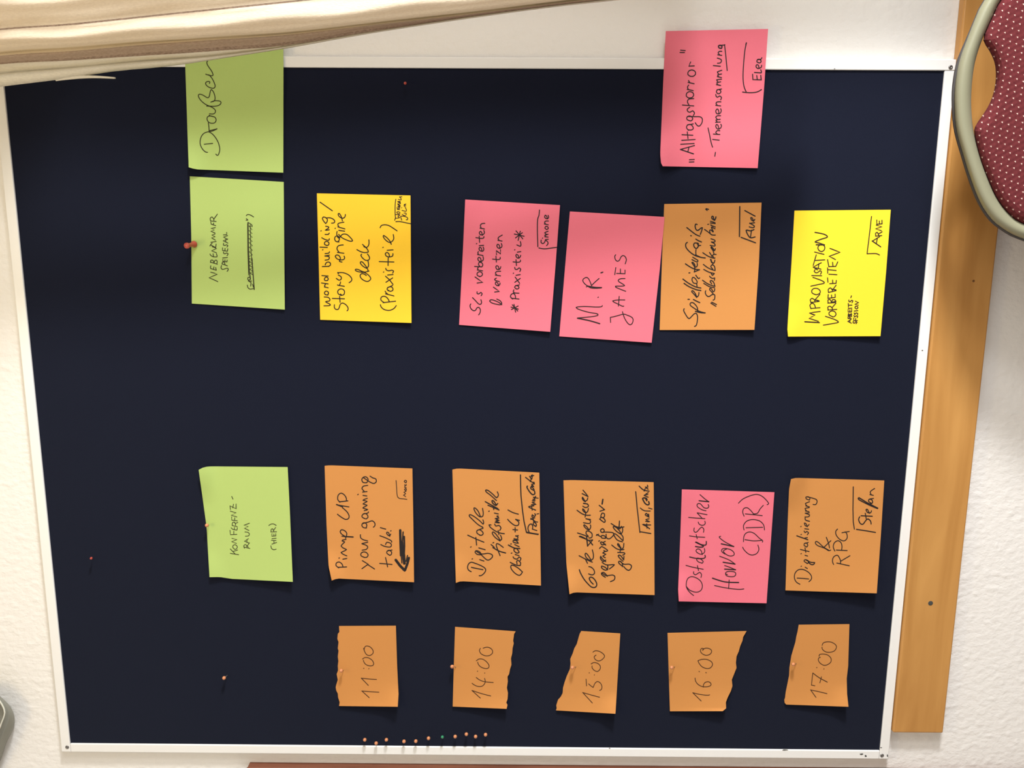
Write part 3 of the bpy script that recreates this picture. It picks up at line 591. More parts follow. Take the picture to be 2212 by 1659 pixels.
make_note('sticky_note', 'orange', (960, 990), S1, '95,135 115,800 137,1488', '1133,172 1143,800 1153,1520',
    curl(0.006, 0.003, bl=0.006), [
    '320,1354 288,1335 276,1300 290,1260 320,1241 370,1255 432,1280 482,1310 493,1340 470,1377 440,1400 415,1402', '!322,1302 390,1317 460,1330', '!422,1210 472,1227', '!330,1203 336,1200', '435,1152 390,1147 366,1120 380,1103 415,1113 437,1140 432,1152', '375,1106 440,1142 520,1135 567,1150 574,1177 540,1210 508,1213 470,1182 440,1152', '!410,1070 487,1092', '!312,1061 319,1057', 
    '!278,918 380,965 472,1002', '!385,1037 375,945', '422,915 390,895 388,865 420,853 457,880 462,905 440,920 420,917', '!398,858 462,835', '460,825 400,790 330,725 297,690 305,673 350,692 420,745 462,785 468,760 460,735', '432,700 402,630 365,593 352,603 375,652 420,697 457,692 464,650 455,598',
    'w14:579,1066 651,1107 731,1131', '!623,1057 665,1163', '!557,1030 597,1064', '638,1094 620,1044 624,1020 651,1026 703,1064', '!579,1010 590,1006', '665,988 606,945 573,900 579,880 606,895 651,954 665,978 685,963 670,918', '557,796 534,796 548,823 602,864 660,891 716,901', '!642,862 651,911', '660,861 676,832 651,801 615,810 600,785', 'w13:606,764 660,772 611,746 653,742 606,719 649,715 624,688 644,691', '!597,654 644,664', '!528,633 536,630', 'w14:!488,518 640,602', 'w14:!520,560 652,617', '!590,612 580,565',
    'w14:622,562 590,512 570,505 573,530 610,562 637,540', '622,505 550,440 500,402 493,380 520,383 580,430 622,470 645,440 632,400',
    '932,1358 899,1398 845,1374 798,1320 794,1284 818,1277 881,1311 932,1358', 'w13:786,1243 854,1275 905,1281', '905,1281 910,1248 881,1219 863,1230 868,1263', '904,1222 914,1194 890,1180 868,1204 831,1194 821,1176', '!845,1149 892,1163', '!798,1134 807,1132', 'w13:868,1084 892,1121 863,1132 831,1103 836,1079 868,1079', 'w15:764,1036 836,1072 901,1078', '!840,1031 892,1056', '!791,1024 800,1022', 'w13:883,1015 827,1004 822,980 850,977 878,1006', '!836,982 883,975', '831,959 868,966 878,941 850,926', '!850,928 883,923', '!818,851 874,856', '!845,880 845,827', '755,729 795,770 845,803 883,797 887,761 850,729', '!850,729 896,741', '759,617 818,648 883,667',
    ], INK, 12.5, 'orange note reading Digitale Hilfsmittel, with Obsidian written below', GR, [
    'w14:!908,198 910,330 915,450 930,600 950,750 980,885', 'w14:!985,888 1118,910', 'w13:990,882 1049,895 1122,906', 'w13:1011,880 997,836 1011,797 1038,784 1055,811 1051,846', 'w12:!1053,846 1104,863', 'w13:1066,755 1097,786 1093,813 1060,790 1066,767', 'w12:!1066,755 1114,761', 'w12:1032,731 1060,718 1064,750', 'w12:!1031,717 1080,750', 'w13:1080,712 1048,702 1049,675 1075,695 1089,676 1079,662', 'w11:!1104,665 1127,661', 'w13:1089,619 1007,580 1068,567', 'w12:!1049,619 1041,570', 'w12:1039,554 1093,550 1048,529 1080,521', 'w12:1049,508 1085,500 1056,490', 'w13:1080,485 1064,465 1089,469', 'w11:1091,452 1085,470 1120,476', 'w15:992,332 986,348 1020,403 1053,434 1080,424 1076,393', 'w13:1068,384 1031,361 1037,338 1066,365 1072,380', 'w12:1041,327 1072,340 1041,311 1076,306 1068,284', 'w13:969,227 1016,264 1072,300', 'w12:!1024,279 1041,237', 'w12:1034,241 1014,210 1043,249 1049,197 1031,218 1068,204'], top=[(0, 0), (.03, -10), (.08, -15), (1, 0)], bot=[(0, 0), (.03, -15), (.07, -22), (1, 0)])

make_note('sticky_note', 'orange', (1200, 1010), S1, '95,153 112,700 130,1150 167,1513', '1172,175 1180,900 1183,1523',
    curl(0.006, 0.003, bl=0.009), [
    'w14:285,1220 300,1262 340,1332 390,1392 430,1427 470,1432 493,1405 482,1360 450,1320 420,1308 403,1325 420,1362 450,1392', '395,1270 440,1282 467,1260 457,1220 425,1190 398,1183', '!282,1053 360,1095 440,1130', '!382,1143 355,1090', '428,1110 390,1050 365,1023 353,1035 365,1072 410,1107 447,1090 452,1040 440,983',
    'w14:444,925 403,876 346,847 285,823', '285,823 302,821 355,847 383,872', 'w15:371,827 383,937', '383,937 444,864', '!375,872 444,864', '263,781 330,803 391,827', '399,841 432,835 436,790 403,762 371,759 365,790 391,819', '399,746 375,709 342,683 341,701 371,733 403,743 421,709 416,685', '334,659 399,668 417,656 411,628 363,610', '!371,613 418,620', 'w13:257,510 314,550 367,569 416,569', '!353,591 363,538', '363,542 342,506 326,494 328,514 355,538 383,526 393,489', '326,461 355,477 387,469 393,449 371,433 334,426', '!334,429 383,434', '355,410 338,376 322,354 320,372 342,400 375,392 385,363', '!318,311 389,347', '389,347 363,311 328,270', 'w13:595,1310 557,1284 549,1261 575,1253 604,1278 618,1298', '557,1261 604,1290 685,1284 710,1307 699,1342 656,1362', 'w13:623,1220 592,1191 551,1177 555,1203 598,1226 623,1209 623,1168', '557,1133 609,1162 691,1159 698,1168 644,1211', 'w13:600,1124 557,1087 540,1061 537,1087 569,1122 600,1104', '595,1077 566,1058 600,1035 563,1019 594,1003', '526,967 551,944 604,973 622,992 600,1002 577,990', 'w13:600,926 554,889 537,897 557,924 594,913', '!572,892 595,882', '!516,879 526,874', '595,845 557,843 545,825 557,811 588,817 598,843', '!493,799 540,825', '!514,796 487,810', '542,741 563,730 583,750 569,775 545,770 537,746', '569,771 621,771 687,779 692,808 644,851 609,839 604,796', 'w13:526,614 580,654 594,636 575,605 540,591', '542,572 557,544 583,552 583,587 559,599 542,584 537,605', '!530,521 586,503', 'w13:522,451 586,503', 'w18:!565,381 557,434', 'w13:799,1177 761,1147 753,1125 776,1120 801,1154 799,1184', '776,1122 816,1154 881,1154 908,1176 896,1212 870,1228 838,1208 814,1181', 'w13:806,1119 765,1081 749,1052 772,1047 801,1081 814,1103 817,1059', '743,1014 820,1018 825,1034 801,1046', '671,925 729,969 780,983 817,978', '!771,1005 780,951', 'w13:781,967 743,925 745,909 765,929 780,974 809,958 816,906', '799,887 736,864 698,806 707,790 743,813 787,856 805,872 806,827 783,797', '781,796 729,762 691,718 696,702 729,718 769,762 783,792 803,755 799,717', '664,668 722,704 772,715 817,708', 'w14:764,639 758,726', '736,718 769,731 788,702',
    ], INK, 12.5, 'orange note reading Gute Abenteuer, its third line ending in a crossed-out word', GR, [
    'w13:!958,288 975,480 1008,775', 'w13:!1015,767 1138,788', 'w13:1124,731 1086,703 1041,678 1086,685 1136,685', 'w12:!1093,724 1090,671', 'w12:1076,643 1124,647 1079,623 1118,612', 'w13:1118,593 1072,565 1088,548 1114,586 1112,556', 'w12:1013,483 1058,514 1131,519', 'w11:1111,483 1154,495', 'w16:1048,365 1041,375 1069,427 1100,446 1119,434 1112,406', 'w14:1090,397 1072,368 1051,360 1083,365 1095,386', 'w12:1107,354 1058,330 1104,321', 'w12:1079,316 1108,298', 'w13:999,222 1051,267 1119,282', 'w12:!1058,281 1072,250', 'w12:1107,258 1072,234 1104,234 1097,210'], top=[(0, 0), (.1, -5), (1, 0)], bot=[(0, 0), (.03, -16), (.08, -23), (1, 0)])

make_note('sticky_note', 'pink', (1450, 1025), S1, '127,178 110,700 82,1380 90,1515', '1232,212 1190,800 1138,1538',
    curl(0.006, 0.002, bl=0.008, tl=0.003), [
    '267,1445 235,1420 200,1380 180,1335 185,1270 205,1235 245,1220 300,1235 352,1275 372,1330 357,1380 315,1404 265,1400 215,1377 183,1340', '355,1230 362,1195 340,1168 310,1187 285,1197 266,1180 268,1161', '!176,1086 260,1108 382,1132', '!325,1147 313,1088', '367,1057 330,1047 303,1020 313,998 350,1008 382,1040 367,1060', 'w13:220,985 300,1002 385,1002 407,985 402,965', '370,957 357,910 325,888 298,900 303,927 350,952 387,940 400,915 395,883',
    'w14:290,860 350,868 385,858 300,808', 'w13:290,808 350,835 412,842 418,800', '!218,733 300,745 400,750', '!310,767 298,718', '385,690 390,655 365,628 335,652 310,682 285,690 270,670 275,638', '322,568 333,592 365,607 395,600 407,580 400,557', '!208,512 290,520 402,527', '372,527 330,480 310,458 340,463 428,480', '415,432 370,422 315,387 310,355 345,348 390,395 432,402 450,380 440,358',
    'w13:!332,313 450,325', '450,327 400,290 343,240', '518,1326 640,1352 800,1372 867,1366', 'w14:492,1238 640,1282 805,1290', '!685,1362 692,1260', '672,1195 648,1185 658,1165 700,1156 757,1165 772,1190 752,1217 700,1220 658,1207 650,1190', 'w14:!638,1130 768,1137', '768,1137 690,1105 638,1088', 'w14:!620,1048 762,1070', '762,1070 690,1020 578,976', '640,950 603,920 608,890 650,883 710,898 747,930 750,960 710,974 660,957 622,915 660,890',
    'w14:!598,828 747,860', '747,860 650,810 590,767 573,745 590,738', '853,868 870,900 920,947 970,962 1022,942 1047,895 1035,843', '880,778 980,792 1077,787', '863,802 868,740 890,703 935,686 990,703 1052,760 1092,790 1088,807', '!893,636 1092,631', '870,662 863,610 900,558 970,538 1052,553 1102,600 1114,662', '!885,470 1087,491', '870,497 853,450 865,408 905,396 950,430 982,470', '985,470 1030,462 1062,410 1100,368', '803,342 860,290 960,248 1030,238 1092,265 1152,325 1162,350 1145,360',
    ], INK, 10, 'pink note reading Ostdeutscher Horror (DDR)', GR)

make_note('sticky_note', 'orange', (1685, 1010), S1, '132,138 108,260 90,700 65,1467', '1245,155 1205,800 1155,1502',
    curl(0.010, 0.004, tl=0.008), [
    '237,1393 198,1370 173,1325 178,1265 215,1223 270,1216 332,1245 372,1290 374,1332 345,1363', '!205,1320 270,1324 342,1330', '!300,1190 327,1206', '!251,1181 257,1177', '322,1142 288,1120 298,1100 330,1108 347,1130 322,1147', 'w13:310,1103 370,1132 412,1135 400,1157 370,1157 338,1130', '!298,1047 330,1057', '!250,1030 255,1026', '!243,978 347,1003', '!308,1012 298,958', '317,947 288,930 293,905 320,903 332,930 317,950', '!302,905 337,893', 'w13:!200,815 332,862', '!295,842 327,836', '!250,801 256,797',
    '325,802 340,780 320,763 300,777 288,758', '!295,730 342,737', '!247,706 253,702', '327,707 310,670 293,663 298,690 325,702 347,680', 'w12:352,642 305,627 300,603', '297,590 340,587 352,565 300,545', '!300,545 350,540', '303,518 347,527', '322,522 298,490 348,478', '!352,470 308,457', '322,458 303,430 352,408', '352,387 318,377 308,355 335,348 357,365 350,387', '325,350 390,365 437,385 442,415 425,442 395,440',
    '605,985 580,992 530,962 450,932 423,905 428,883 457,893 520,950 582,987', '!553,833 580,905 592,960', '!520,957 607,873', '!678,1140 827,1173', '640,1157 626,1120 638,1070 680,1046 702,1065 722,1110 722,1142', '!722,1120 835,1053', '!673,985 802,991', '655,997 636,950 648,900 690,873 727,895 740,940 735,982', '687,735 666,760 673,810 720,862 770,874 802,840 797,790 778,768', '!740,778 827,763',
    ], INK, 11, 'orange note reading Digitalisierung & RPG', GR, [
    'w12:!875,230 871,500 875,650 888,735', 'w13:!913,738 1040,757 1140,775', 'w13:952,588 938,620 958,667 990,677 1022,635 1050,613 1082,640 1088,674', 'w13:!968,575 1102,582', 'w12:!1030,612 1018,545', 'w12:1067,547 1045,500 1028,503 1045,537 1082,540 1092,515', 'w15:!943,360 1040,420 1167,485', 'w13:945,360 938,380 1060,445 1165,490', 'w12:!1085,457 1078,428', 'w12:1092,427 1058,405 1063,380 1095,383 1107,415 1092,430', '!1072,375 1117,368', '!1115,332 1073,322', '1092,326 1076,296 1092,274 1130,250'], top=[(0, 0), (.02, -8), (.06, -15), (1, 0)])

TC = lambda **k: curl(0.009, 0.002, pw=5.0, **k)
make_note('torn_note', 'orange', (710, 1330), S3, '165,165 170,260 145,290 138,370 158,420 145,520 158,560 145,650 155,720 145,800 150,870 127,930 145,1020 118,1110 112,1140 120,1190 145,1240 150,1300 175,1380 165,1438', '1070,160 1090,800 1112,1250 1100,1450',
    TC(br=0.004), ['!645,1305 528,1198', '528,1200 660,1210 800,1218', '!632,1110 518,993', '520,995 640,1008 762,1015', '!556,840 562,836', '!638,846 642,842', '538,690 575,668 630,670 690,708 717,760 702,792 650,799 590,775 560,735 553,708', '563,547 575,500 605,481 660,498 702,545 707,595 662,632 610,624 575,577 556,518'],
    BROWNINK, 12, 'orange torn note reading 11:00', GT, rows=110)
make_note('torn_note', 'orange', (960, 1330), S3, '170,178 150,800 132,1447', '1135,250 1110,290 1095,400 1105,440 1085,520 1080,600 1060,680 1068,780 1045,850 1030,930 1005,970 1010,1050 995,1150 1012,1230 1005,1330 985,1385 1005,1420 990,1483',
    TC(), ['!572,1312 438,1190', '438,1190 590,1240 737,1278', '440,1076 480,1105 540,1127 600,1122 640,1082 650,1040 640,998', '506,983 550,1017 620,1047 700,1058 777,1063', '!525,886 530,882', '!640,914 644,911', '508,718 550,690 610,693 670,733 710,790 702,830 660,842 590,822 545,782 530,740', '572,520 558,555 583,605 650,637 720,632 767,590 757,540 710,506 660,503 616,518'],
    BROWNINK, 12, 'orange torn note reading 14:00', GT, rows=110)
make_note('torn_note', 'orange', (1185, 1330), S3, '520,245 495,290 480,340 450,450 410,520 385,600 345,690 350,760 340,850 290,960 255,1060 230,1150 225,1230 195,1290 150,1340 122,1430 130,1470 118,1508', '1142,283 1105,900 1065,1562',
    TC(br=0.006), ['!697,1390 543,1222', '545,1224 670,1260 812,1298', '!598,1010 605,1117', '638,1085 670,1115 710,1142', '710,1142 740,1075 780,1048 827,1075 850,1130 838,1177 812,1189', '!645,911 650,908', '!728,945 732,941', '678,768 720,746 780,758 822,800 820,850 780,887 730,872 693,830 693,800', '706,580 750,557 820,573 882,620 887,660 840,707 790,720 740,692 728,650 757,627'],
    BROWNINK, 12, 'orange torn note reading 15:00', GT, rows=110)
make_note('torn_note', 'orange', (1435, 1330), S3, '52,275 70,900 90,1522', '1310,245 1255,340 1245,400 1210,480 1185,570 1150,650 1140,750 1150,830 1115,920 1075,1020 1085,1120 1060,1200 1010,1300 980,1380 985,1475 930,1520',
    TC(), ['!587,1358 453,1226', '455,1227 560,1252 680,1266 722,1260', '490,993 495,1032 530,1087 600,1127 680,1132 737,1112 742,1080 710,1053 660,1058 628,1090 620,1137', '!552,886 560,891', '!660,906 670,908', '538,715 600,696 680,698 752,735 767,785 730,832 670,840 600,812 553,757 536,718', '612,552 622,525 590,523 575,560 600,602 660,630 722,617 754,575 737,535 680,516 640,523 610,545'],
    BROWNINK, 12, 'orange torn note reading 16:00', GT, rows=110)
make_note('torn_note', 'orange', (1685, 1330), S3, '298,145 280,250 260,330 245,420 215,520 180,640 150,830 145,950 115,1100 90,1220 80,1310 68,1340 75,1390 100,1415', '1105,135 1085,800 1062,1000 1068,1250 1090,1450',
    TC(br=0.004), ['!572,1300 486,1180', '488,1182 620,1210 747,1241', '!555,1115 500,1105 522,912', 'w13:522,912 620,985 752,1057', '!635,1068 660,973', '!583,828 588,824', '!697,849 701,846', '622,645 630,618 690,610 762,628 812,680 807,740 750,782 690,787 630,747 610,700 620,670 642,662', '670,472 690,433 750,416 822,423 887,465 897,510 862,562 790,582 720,572 673,530 670,500'],
    BROWNINK, 12, 'orange torn note reading 17:00', GT, rows=110)

# ------------------------------------------------------------------ pins
def make_pin(head_mat, name='ball_pin'):
    """ball-headed pin along -Y at the origin (tip inside the felt)"""
    o = empty(name, (0, 0, 0))
    bm = bmesh.new()
    R = 0.0032
    lathe(bm, Vector((0, 0, 0)), Vector((0, -1, 0)), [(0.0078 + R * (1 - math.cos(t)), R * math.sin(t)) for t in [math.pi * i / 12 for i in range(13)]], 18)
    obj('pin_head', bm, head_mat, o, True)
    bm = bmesh.new()
    lathe(bm, Vector((0, 0, 0)), Vector((0, -1, 0)), [(-0.006, 0.0), (-0.003, .0005), (0.0085, .0005)], 8)
    obj('needle', bm, STEEL, o, True)
    return o
PROTO = {}
def pin(headpx, tippx, color, label, group=None, depth=FELTD, out=0.011, scale=1.0):
    key = color
    if key not in PROTO:
        o = make_pin({'orange': PIN_ORANGE, 'green': PIN_GREEN, 'red': PIN_RED}[color]); PROTO[key] = o
    else:
        src = PROTO[key]; o = src.copy(); COL.objects.link(o)
        for ch in src.children:
            c = ch.copy(); COL.objects.link(c); c.parent = o; c.matrix_parent_inverse = Matrix()
    tip = at(*tippx, depth); head = at(*headpx, depth + out)
    o.location = tip
    o.rotation_euler = (head - tip).to_track_quat('-Y', 'Z').to_euler()
    k = (head - tip).length / 0.011
    o.scale = (scale, k, scale)
    tag(o, label, 'pin', group)
    return o
ROWPINS = [(788, 1598), (812.6, 1605.5), (834.7, 1598), (872.7, 1601.5), (898.3, 1601), (925.7, 1594.7), (955.7, 1592), (983.3, 1591), (1007.4, 1586), (1027.4, 1591), (1048.9, 1587)]
ORD = ['leftmost', 'second from the left', 'third from the left', 'fourth from the left', 'fifth from the left', 'sixth from the left', '', 'fourth from the right',
       'third from the right', 'second from the right', 'rightmost']
for i, (x, y) in enumerate(ROWPINS):
    if i == 6: pin((x, y), (x + 2.5, y - 1), 'green', 'small green ball pin in the row of orange pins by the white frame', 'row of pins along the frame', scale=0.85)
    else: pin((x, y), (x + (2 if i % 3 else -1), y - 3.5), 'orange', 'orange ball pin in the row along the frame, %s in the photo' % ORD[i], 'row of pins along the frame')
pin((484, 1464.5), (491.5, 1458.5), 'orange', 'single orange ball pin with bare needle on empty felt, away from the row')
pin((197.2, 1206), (200, 1205), 'red', 'tiny dark red pin on empty felt near the top white frame', None, scale=0.72)
pin((875.3, 179.7), (877, 178), 'red', 'tiny dull red pin on empty felt between the green and pink notes', None, scale=0.72)
pin((446.8, 1134.8), (451.5, 1134), 'orange', 'orange ball pin at the edge of the green note reading KONFERENZ-RAUM', 'pins holding notes')
for x, y, dx, dy, s in ((737, 1449, 5.5, -1, '11:00'), (976.8, 1440, 8.5, 1.2, '14:00'), (1236.6, 1442, 8, -1.2, '15:00'), (1451, 1442, 7, -1.5, '16:00'), (1713.8, 1435, 6.5, -1.5, '17:00')):
    pin((x, y), (x + dx, y + dy), 'orange', 'orange ball pin holding the torn note reading ' + s, 'pins holding notes', scale=1.0)

# the red push pin on the NEBENZIMMER note
tip = at(421.5, 527, FELTD); head = at(402, 531, FELTD + 0.026)
ax = head - tip; Ln = ax.length
pp = empty('push_pin', tip); tag(pp, 'red push pin with flared head at the edge of the green NEBENZIMMER note', 'pin')
bm = bmesh.new(); s = Ln / 24.0
lathe(bm, tip, ax, [(2.0 * s, 0), (2.0 * s, 4.6 * s), (3.6 * s, 5.0 * s), (5.2 * s, 4.0 * s), (7.5 * s, 3.2 * s), (13 * s, 2.9 * s), (18 * s, 3.1 * s), (20 * s, 3.6 * s), (21 * s, 4.3 * s), (23 * s, 4.3 * s), (24 * s, 3.4 * s), (24 * s, 0)], 20)
obj('pin_head', bm, PIN_RED, pp, True)
bm = bmesh.new(); lathe(bm, tip, ax, [(-8 * s, 0), (-5 * s, .5 * s), (3 * s, .5 * s)], 8); obj('needle', bm, STEEL, pp, True)

# ------------------------------------------------------------------ curtain
def cloth_mat(name, c, c2):
    M = bpy.data.materials.new(name); M.use_nodes = True
    nt = M.node_tree; b = nt.nodes['Principled BSDF']; L = nt.links.new
    b.inputs['Roughness'].default_value = 0.95; b.inputs['Specular IOR Level'].default_value = 0.1
    tc = nt.nodes.new('ShaderNodeTexCoord')
    mp = nt.nodes.new('ShaderNodeMapping'); mp.inputs['Scale'].default_value = (1, 1, 0.35)
    n = nt.nodes.new('ShaderNodeTexNoise'); n.inputs['Scale'].default_value = 700; n.inputs['Detail'].default_value = 3
    cr = nt.nodes.new('ShaderNodeValToRGB')
    cr.color_ramp.elements[0].position = 0.35; cr.color_ramp.elements[0].color = (*c2, 1)
    cr.color_ramp.elements[1].position = 0.65; cr.color_ramp.elements[1].color = (*c, 1)
    bp = nt.nodes.new('ShaderNodeBump'); bp.inputs['Strength'].default_value = 0.35; bp.inputs['Distance'].default_value = 0.001
    tr = nt.nodes.new('ShaderNodeBsdfTranslucent'); mix = nt.nodes.new('ShaderNodeMixShader'); mix.inputs['Fac'].default_value = 0.18
    out = nt.nodes['Material Output']
    L(tc.outputs['Object'], mp.inputs['Vector']); L(mp.outputs['Vector'], n.inputs['Vector']); L(n.outputs['Fac'], cr.inputs['Fac'])
    L(cr.outputs['Color'], b.inputs['Base Color']); L(cr.outputs['Color'], tr.inputs['Color'])
    L(n.outputs['Fac'], bp.inputs['Height']); L(bp.outputs['Normal'], b.inputs['Normal'])
    L(b.outputs['BSDF'], mix.inputs[1]); L(tr.outputs['BSDF'], mix.inputs[2]); L(mix.outputs['Shader'], out.inputs['Surface'])
    return M
CREAM = cloth_mat('cream_cloth', (0.85, 0.73, 0.57), (0.79, 0.67, 0.52))
BROWN = cloth_mat('brown_woven_stripe', (0.50, 0.38, 0.29), (0.42, 0.31, 0.23))
DARKB = cloth_mat('dark_woven_stripe', (0.46, 0.34, 0.26), (0.27, 0.19, 0.14))
WHITE = cloth_mat('white_hem_cloth', (0.84, 0.79, 0.67), (0.76, 0.71, 0.60))
ROWS = [  # (photo trace of the fold line, distance from the wall, cloth between this line and the next)
    ('-250,219 0,187 130,171 250,153 330,146 400,138 470,127 620,103.5 800,71.5 1000,41 1200,14 1330,0 1450,-14 1800,-60', 0.150, 'W'),
    ('-250,194 0,163 150,150 300,136 400,129 470,122 620,100.5 800,70 1000,39.5 1200,12.5 1330,-2 1450,-16 1800,-62', 0.161, 'W'),
    ('-250,190 0,160 150,147 300,133 400,126 470,119.5 620,99.5 800,69 1000,38 1200,11 1330,-3.5 1450,-17.5 1800,-64', 0.147, 'W'),
    ('-250,168 0,138 150,130 300,120 400,114 470,109 620,97 800,67.5 1000,37 1200,10 1330,-4.5 1450,-19 1800,-66', 0.166, 'D'),
    ('-250,165 0,134.5 150,125.5 300,114 400,106.5 470,101.5 620,90 800,62 1000,34.5 1200,8.5 1330,-5.5 1450,-20 1800,-68', 0.170, 'B'),
    ('-250,152 0,121 150,111 300,98 400,91 470,86 620,76 800,55 1000,32.5 1200,7.5 1330,-7 1450,-22 1800,-72', 0.182, 'C'),
    ('-250,146 0,115 150,104 300,92 400,86 470,81 620,72 800,51 1000,29 1200,5 1330,-10 1450,-25 1800,-76', 0.170, 'C'),
    ('-250,136 0,104 150,96 300,86 400,79 470,74 620,64 800,45 1000,23 1200,-1 1330,-17 1450,-33 1800,-84', 0.197, 'C'),
    ('-250,115 0,86 150,77 300,65 400,56 470,50 620,38 800,19 1000,-3 1200,-27 1330,-44 1450,-60 1800,-112', 0.207, 'C'),
    ('-250,92 0,66 150,55 300,40 400,29 470,22 620,7 800,-14 1000,-38 1200,-64 1330,-82 1450,-99 1800,-152', 0.206, 'D'),
    ('-250,88 0,62 150,51 300,36 400,25 470,18 620,3 800,-18 1000,-42 1200,-68 1330,-86 1450,-103 1800,-156', 0.204, 'C'),
    ('-250,66 0,40 150,28 300,12 400,0 470,-8 620,-25 800,-48 1000,-74 1200,-102 1330,-121 1450,-139 1800,-195', 0.212, 'C'),
    ('-250,30 0,8 150,-5 300,-22 400,-35 470,-44 620,-63 800,-88 1000,-116 1200,-146 1330,-166 1450,-185 1800,-243', 0.222, 'C'),
    ('-250,-30 0,-50 150,-62 300,-78 400,-90 470,-99 620,-118 800,-142 1000,-170 1200,-199 1330,-219 1450,-237 1800,-290', 0.200, 'C'),
    ('-250,-90 0,-105 150,-115 300,-128 400,-138 470,-145 620,-162 800,-184 1000,-208 1200,-234 1330,-252 1450,-268 1800,-316', 0.225, 'C'),
    ('-250,-140 0,-150 150,-158 300,-168 400,-176 470,-182 620,-196 800,-214 1000,-234 1200,-256 1330,-270 1450,-284 1800,-324', 0.215, 'C'),
    ('-250,-150 0,-158 150,-165 300,-174 400,-181 470,-187 620,-200 800,-217 1000,-236 1200,-257 1330,-271 1450,-285 1800,-326', 0.225, 'C'),
]
bm = bmesh.new(); G = []; stations = [-250 + 41 * i for i in range(51)]
def interp(pl, x):
    for a, b in zip(pl, pl[1:]):
        if x <= b[0]: return a[1] + (b[1] - a[1]) * (x - a[0]) / (b[0] - a[0])
    return pl[-1][1]
lines = []
for tr, d, c in ROWS:
    pl = spline(parse(tr), 20.0)
    pl = [p for i, p in enumerate(pl) if i == 0 or p[0] > pl[i - 1][0]]
    lines.append((pl, d, c))
SUB = {0: 2, 4: 3, 7: 4, 8: 4, 10: 3, 11: 4, 12: 5, 13: 5, 14: 5, 15: 3}
rowpts = []
for i, (pl, d, c) in enumerate(lines):
    n = SUB.get(i, 1) if i < len(lines) - 1 else 1
    for k in range(n):
        t = k / n
        row = []
        for x in stations:
            ys = [interp(lines[max(0, min(len(lines) - 1, i + q))][0], x) for q in (-1, 0, 1, 2)]
            ds = [lines[max(0, min(len(lines) - 1, i + q))][1] for q in (-1, 0, 1, 2)]
            y = ys[1] + (ys[2] - ys[1]) * t
            s_ = t * t * (3 - 2 * t)
            dd = ds[1] + (ds[2] - ds[1]) * s_ + 0.0015 * math.sin(x * 0.021 + i * 1.7)
            row.append(bm.verts.new(at(x, y, dd)))
        rowpts.append((row, c))
names = {'C': 0, 'B': 1, 'D': 2, 'W': 3}
for (r0, c0), (r1, c1) in zip(rowpts, rowpts[1:]):
    for j in range(len(stations) - 1):
        f = bm.faces.new((r0[j], r0[j + 1], r1[j + 1], r1[j])); f.material_index = names[c0]
cur = obj('curtain', bm, [CREAM, BROWN, DARKB, WHITE], None, True)
sd = cur.modifiers.new('thickness', 'SOLIDIFY'); sd.thickness = 0.0012; sd.offset = 0
tag(cur, 'cream curtain with brown woven stripes hanging in folds over the board corner', 'curtain')
bm = bmesh.new(); last = None  # added cloth panel, out of view, keeps the low sky beam off the upper wall
for x0, y0 in ((0.93, -0.27), (0.915, -0.225), (0.935, -0.245), (0.955, -0.19), (0.930, -0.15), (0.958, -0.11), (0.94, -0.07), (0.962, -0.03)):
    row = [bm.verts.new((x0 + 0.006 * math.sin(k * 0.5 + x0 * 90), y0, 2.78 - k / 30 * 1.42)) for k in range(31)]
    if last:
        for k in range(30): bm.faces.new((last[k], last[k + 1], row[k + 1], row[k]))
    last = row
obj('unseen_beam_blocker', bm, CREAM, cur, True)
bm = bmesh.new()
P = [at(x, y, 0.150) for x, y in spline([(120, 170), (165, 166.5), (205, 166), (249, 168.5)], 6)]
sweep(bm, P, lambda t: circle(0.0030 * (1 - 0.75 * t) + 0.0003, 8, 0.0016), up=Vector((0, -1, 0)))
obj('loose_hem_corner', bm, WHITE, cur, True)

